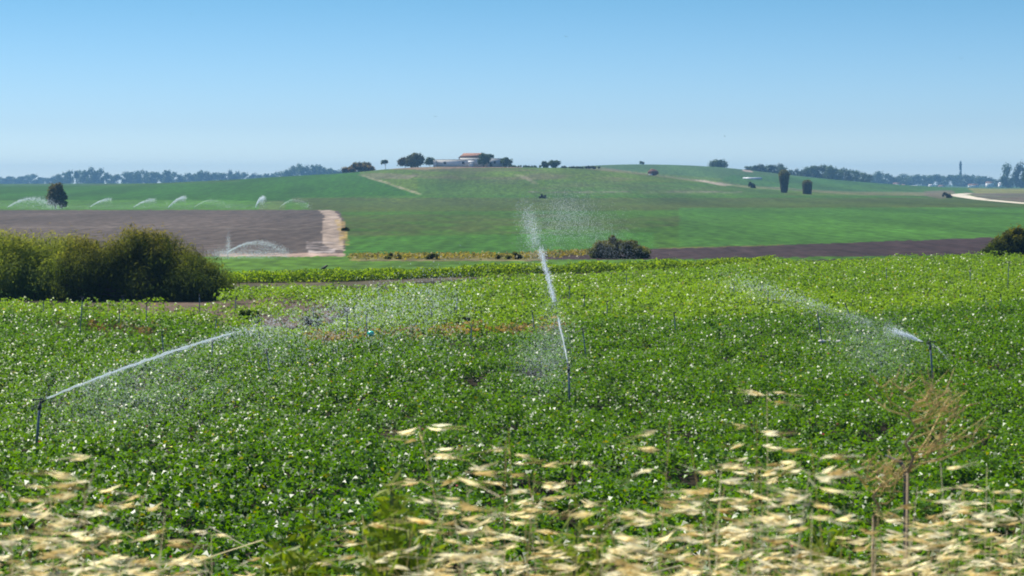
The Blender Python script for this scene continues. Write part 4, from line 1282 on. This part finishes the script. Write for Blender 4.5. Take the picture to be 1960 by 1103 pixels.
# green feathery weeds at the bottom
def feather_weed(name, u0, u1, v0, D, n, label, cols):
    xs0, xs1 = (u0 - CU) / F * D, (u1 - CU) / F * D
    zg = float(emb_z(D))
    root = empty(name, ((xs0 + xs1) / 2, D, zg), label, "weed", None)
    w = xs1 - xs0
    htop = (H - (v0 - CV) / F * D) - zg
    st = MB(); P, Dv, C = [], [], []
    for i in range(n):
        x = RNG.normal(0, w * .24); y = RNG.normal(0, .2)
        hh = htop * RNG.uniform(.6, 1.0) * math.exp(-(x / (w * .55)) ** 2)
        b = Vector((x * .6, y * .6, -.02)); t = Vector((x, y, max(hh, .1)))
        st.tube([b, b.lerp(t, .5) + Vector((RNG.normal() * .02, 0, 0)), t], [.004, .003, .0015], 4, cap=False)
        for k in range(46):
            f = RNG.random() ** .6
            q = b.lerp(t, f)
            d = Vector((RNG.normal(), RNG.normal(), RNG.uniform(0, 1.2))).normalized()
            P.append(q + d * .03); Dv.append(d); C.append(RNG.random())
    P = np.array([tuple(p) for p in P]); Dv = np.array([tuple(p) for p in Dv]); m = len(P)
    V, Fc = leaf_mesh(P, unit(m) + np.array([0, -.5, .5]), Dv, np.full(m, .06) * RNG.uniform(.6, 1.3, m), np.full(m, .011), .2)
    t = np.array(C)[:, None]
    mesh_np("foliage", V, Fc, M_WEED, root, tint=np.array(cols[0]) * (1 - t) + np.array(cols[1]) * t)
    st.build("stem", M_GREENSTEM, root)
M_GREENSTEM = mat_plain("green_stem", (0.07, 0.11, 0.03), .7, .2, 20)
WC = [(0.10, 0.17, 0.008), (0.24, 0.29, 0.015)]
feather_weed("green_weed", 620, 880, 935, 4.6, 110, "feathery yellow green weed among the straw at bottom centre", WC)
feather_weed("green_weed", 455, 680, 995, 4.9, 60, "lower feathery green weed left of the centre one", WC)
feather_weed("green_weed", 980, 1240, 970, 5.2, 45, "sparse green weed behind the straw right of centre", WC)
feather_weed("green_weed", 1500, 1660, 1000, 5.0, 30, "small green weed at the foot of the dry branching stalk", WC)

# dry branching weed at right
def branch_weed(u, v_top, v_fork, v_base, D, label, seed, nb, spread):
    R = random.Random(seed)
    base = W(u, v_base, D); zg = float(emb_z(D))
    root = empty("dry_branching_weed", (base.x, D, zg), label, "dry weed", "dry branching weeds")
    fork = W(u, v_fork, D) - Vector(root.location); top = W(u + 12, v_top, D) - Vector(root.location)
    mb = MB()
    mb.tube([(0, 0, -.03), (fork.x * .5 - .006, 0, fork.z * .5), tuple(fork)], [.0042, .0038, .0036], 7)
    z = list(fork)
    pts = [fork]
    for i in range(5):
        t = (i + 1) / 5
        q = fork.lerp(top, t) + Vector(((-1) ** i * .010, R.gauss(0, .01), 0))
        pts.append(q)
    mb.tube([tuple(p) for p in pts], [.0045, .0042, .0036, .003, .0022, .0014], 6)
    tw = MB()
    for i in range(nb):
        f = R.random() ** .8
        k = min(4, int(f * 5)); b = pts[k].lerp(pts[k + 1], f * 5 - k)
        s = R.choice([-1, 1, 1]); L_ = spread * R.uniform(.35, 1.0) * (1 - f * .45)
        e = b + Vector((s * L_ * R.uniform(.6, 1), R.gauss(0, .05), L_ * R.uniform(.1, .75)))
        m1 = b.lerp(e, .5) + Vector((0, 0, -.012))
        tw.tube([tuple(b), tuple(m1), tuple(e)], [.0021, .0016, .0008], 5, cap=False)
        for q in range(R.randint(3, 6)):
            g = R.uniform(.35, 1.0); bb = b.lerp(e, g)
            e2 = bb + Vector((R.uniform(-.05, .07), R.gauss(0, .03), R.uniform(-.015, .06)))
            tw.tube([tuple(bb), tuple(e2)], [.0012, .0007], 4, cap=False)
    mb.build("stem", M_DSTEM, root)
    tw.build("twigs", M_DTWIG, root)
M_DSTEM = mat_plain("dry_stem", (0.30, 0.22, 0.12), .75, .4, 25)
M_DTWIG = mat_plain("dry_twig", (0.62, 0.45, 0.17), .7, .3, 25)
branch_weed(1738, 765, 905, 1103, 5.0, "tall dry brown branching weed rising above the straw at right", 3, 24, .24)
branch_weed(1672, 890, 990, 1103, 5.2, "smaller dry branching weed left of the tall one", 5, 16, .09)
# dead stalk beside it, its shaded side put in as grey colour
st = W(1732, 1000, 5.3)
sk = MB(); zg = float(emb_z(5.3))
sk.tube([(0, 0, 0), (.002, 0, (H - (900 - CV) / F * 5.3) - zg), (-.012, 0, (H - (885 - CV) / F * 5.3) - zg), (-.05, 0, (H - (872 - CV) / F * 5.3) - zg)], [.0065, .006, .0055, .002], 8)
o = sk.build("dead_stalk", mat_plain("shaded_stalk", (0.10, 0.11, 0.14), .6, .2, 20))
o.location = (st.x, 5.3, zg)
tag(o, "dead stalk with shade painted as slate grey, hooked tip, behind the tall dry weed", "stalk")

# ------------------------------------------------------------------ haze
hz, hn, hl, hb = new_mat("haze_air")
hn.remove(hb)
pv = hn.new("ShaderNodeVolumePrincipled")
pv.inputs['Color'].default_value = (0.32, 0.66, 1.0, 1)
pv.inputs['Density'].default_value = 2.0e-4
pv.inputs['Anisotropy'].default_value = 0.0
hl.new(pv.outputs[0], hn['Material Output'].inputs['Volume'])
b = 4500
hm = MB().box((0, 0, (44 - 1.6) / 2), (2 * b, 2 * b, 44 + 1.6))
ho = hm.build("haze", hz)
tag(ho, kind="stuff")
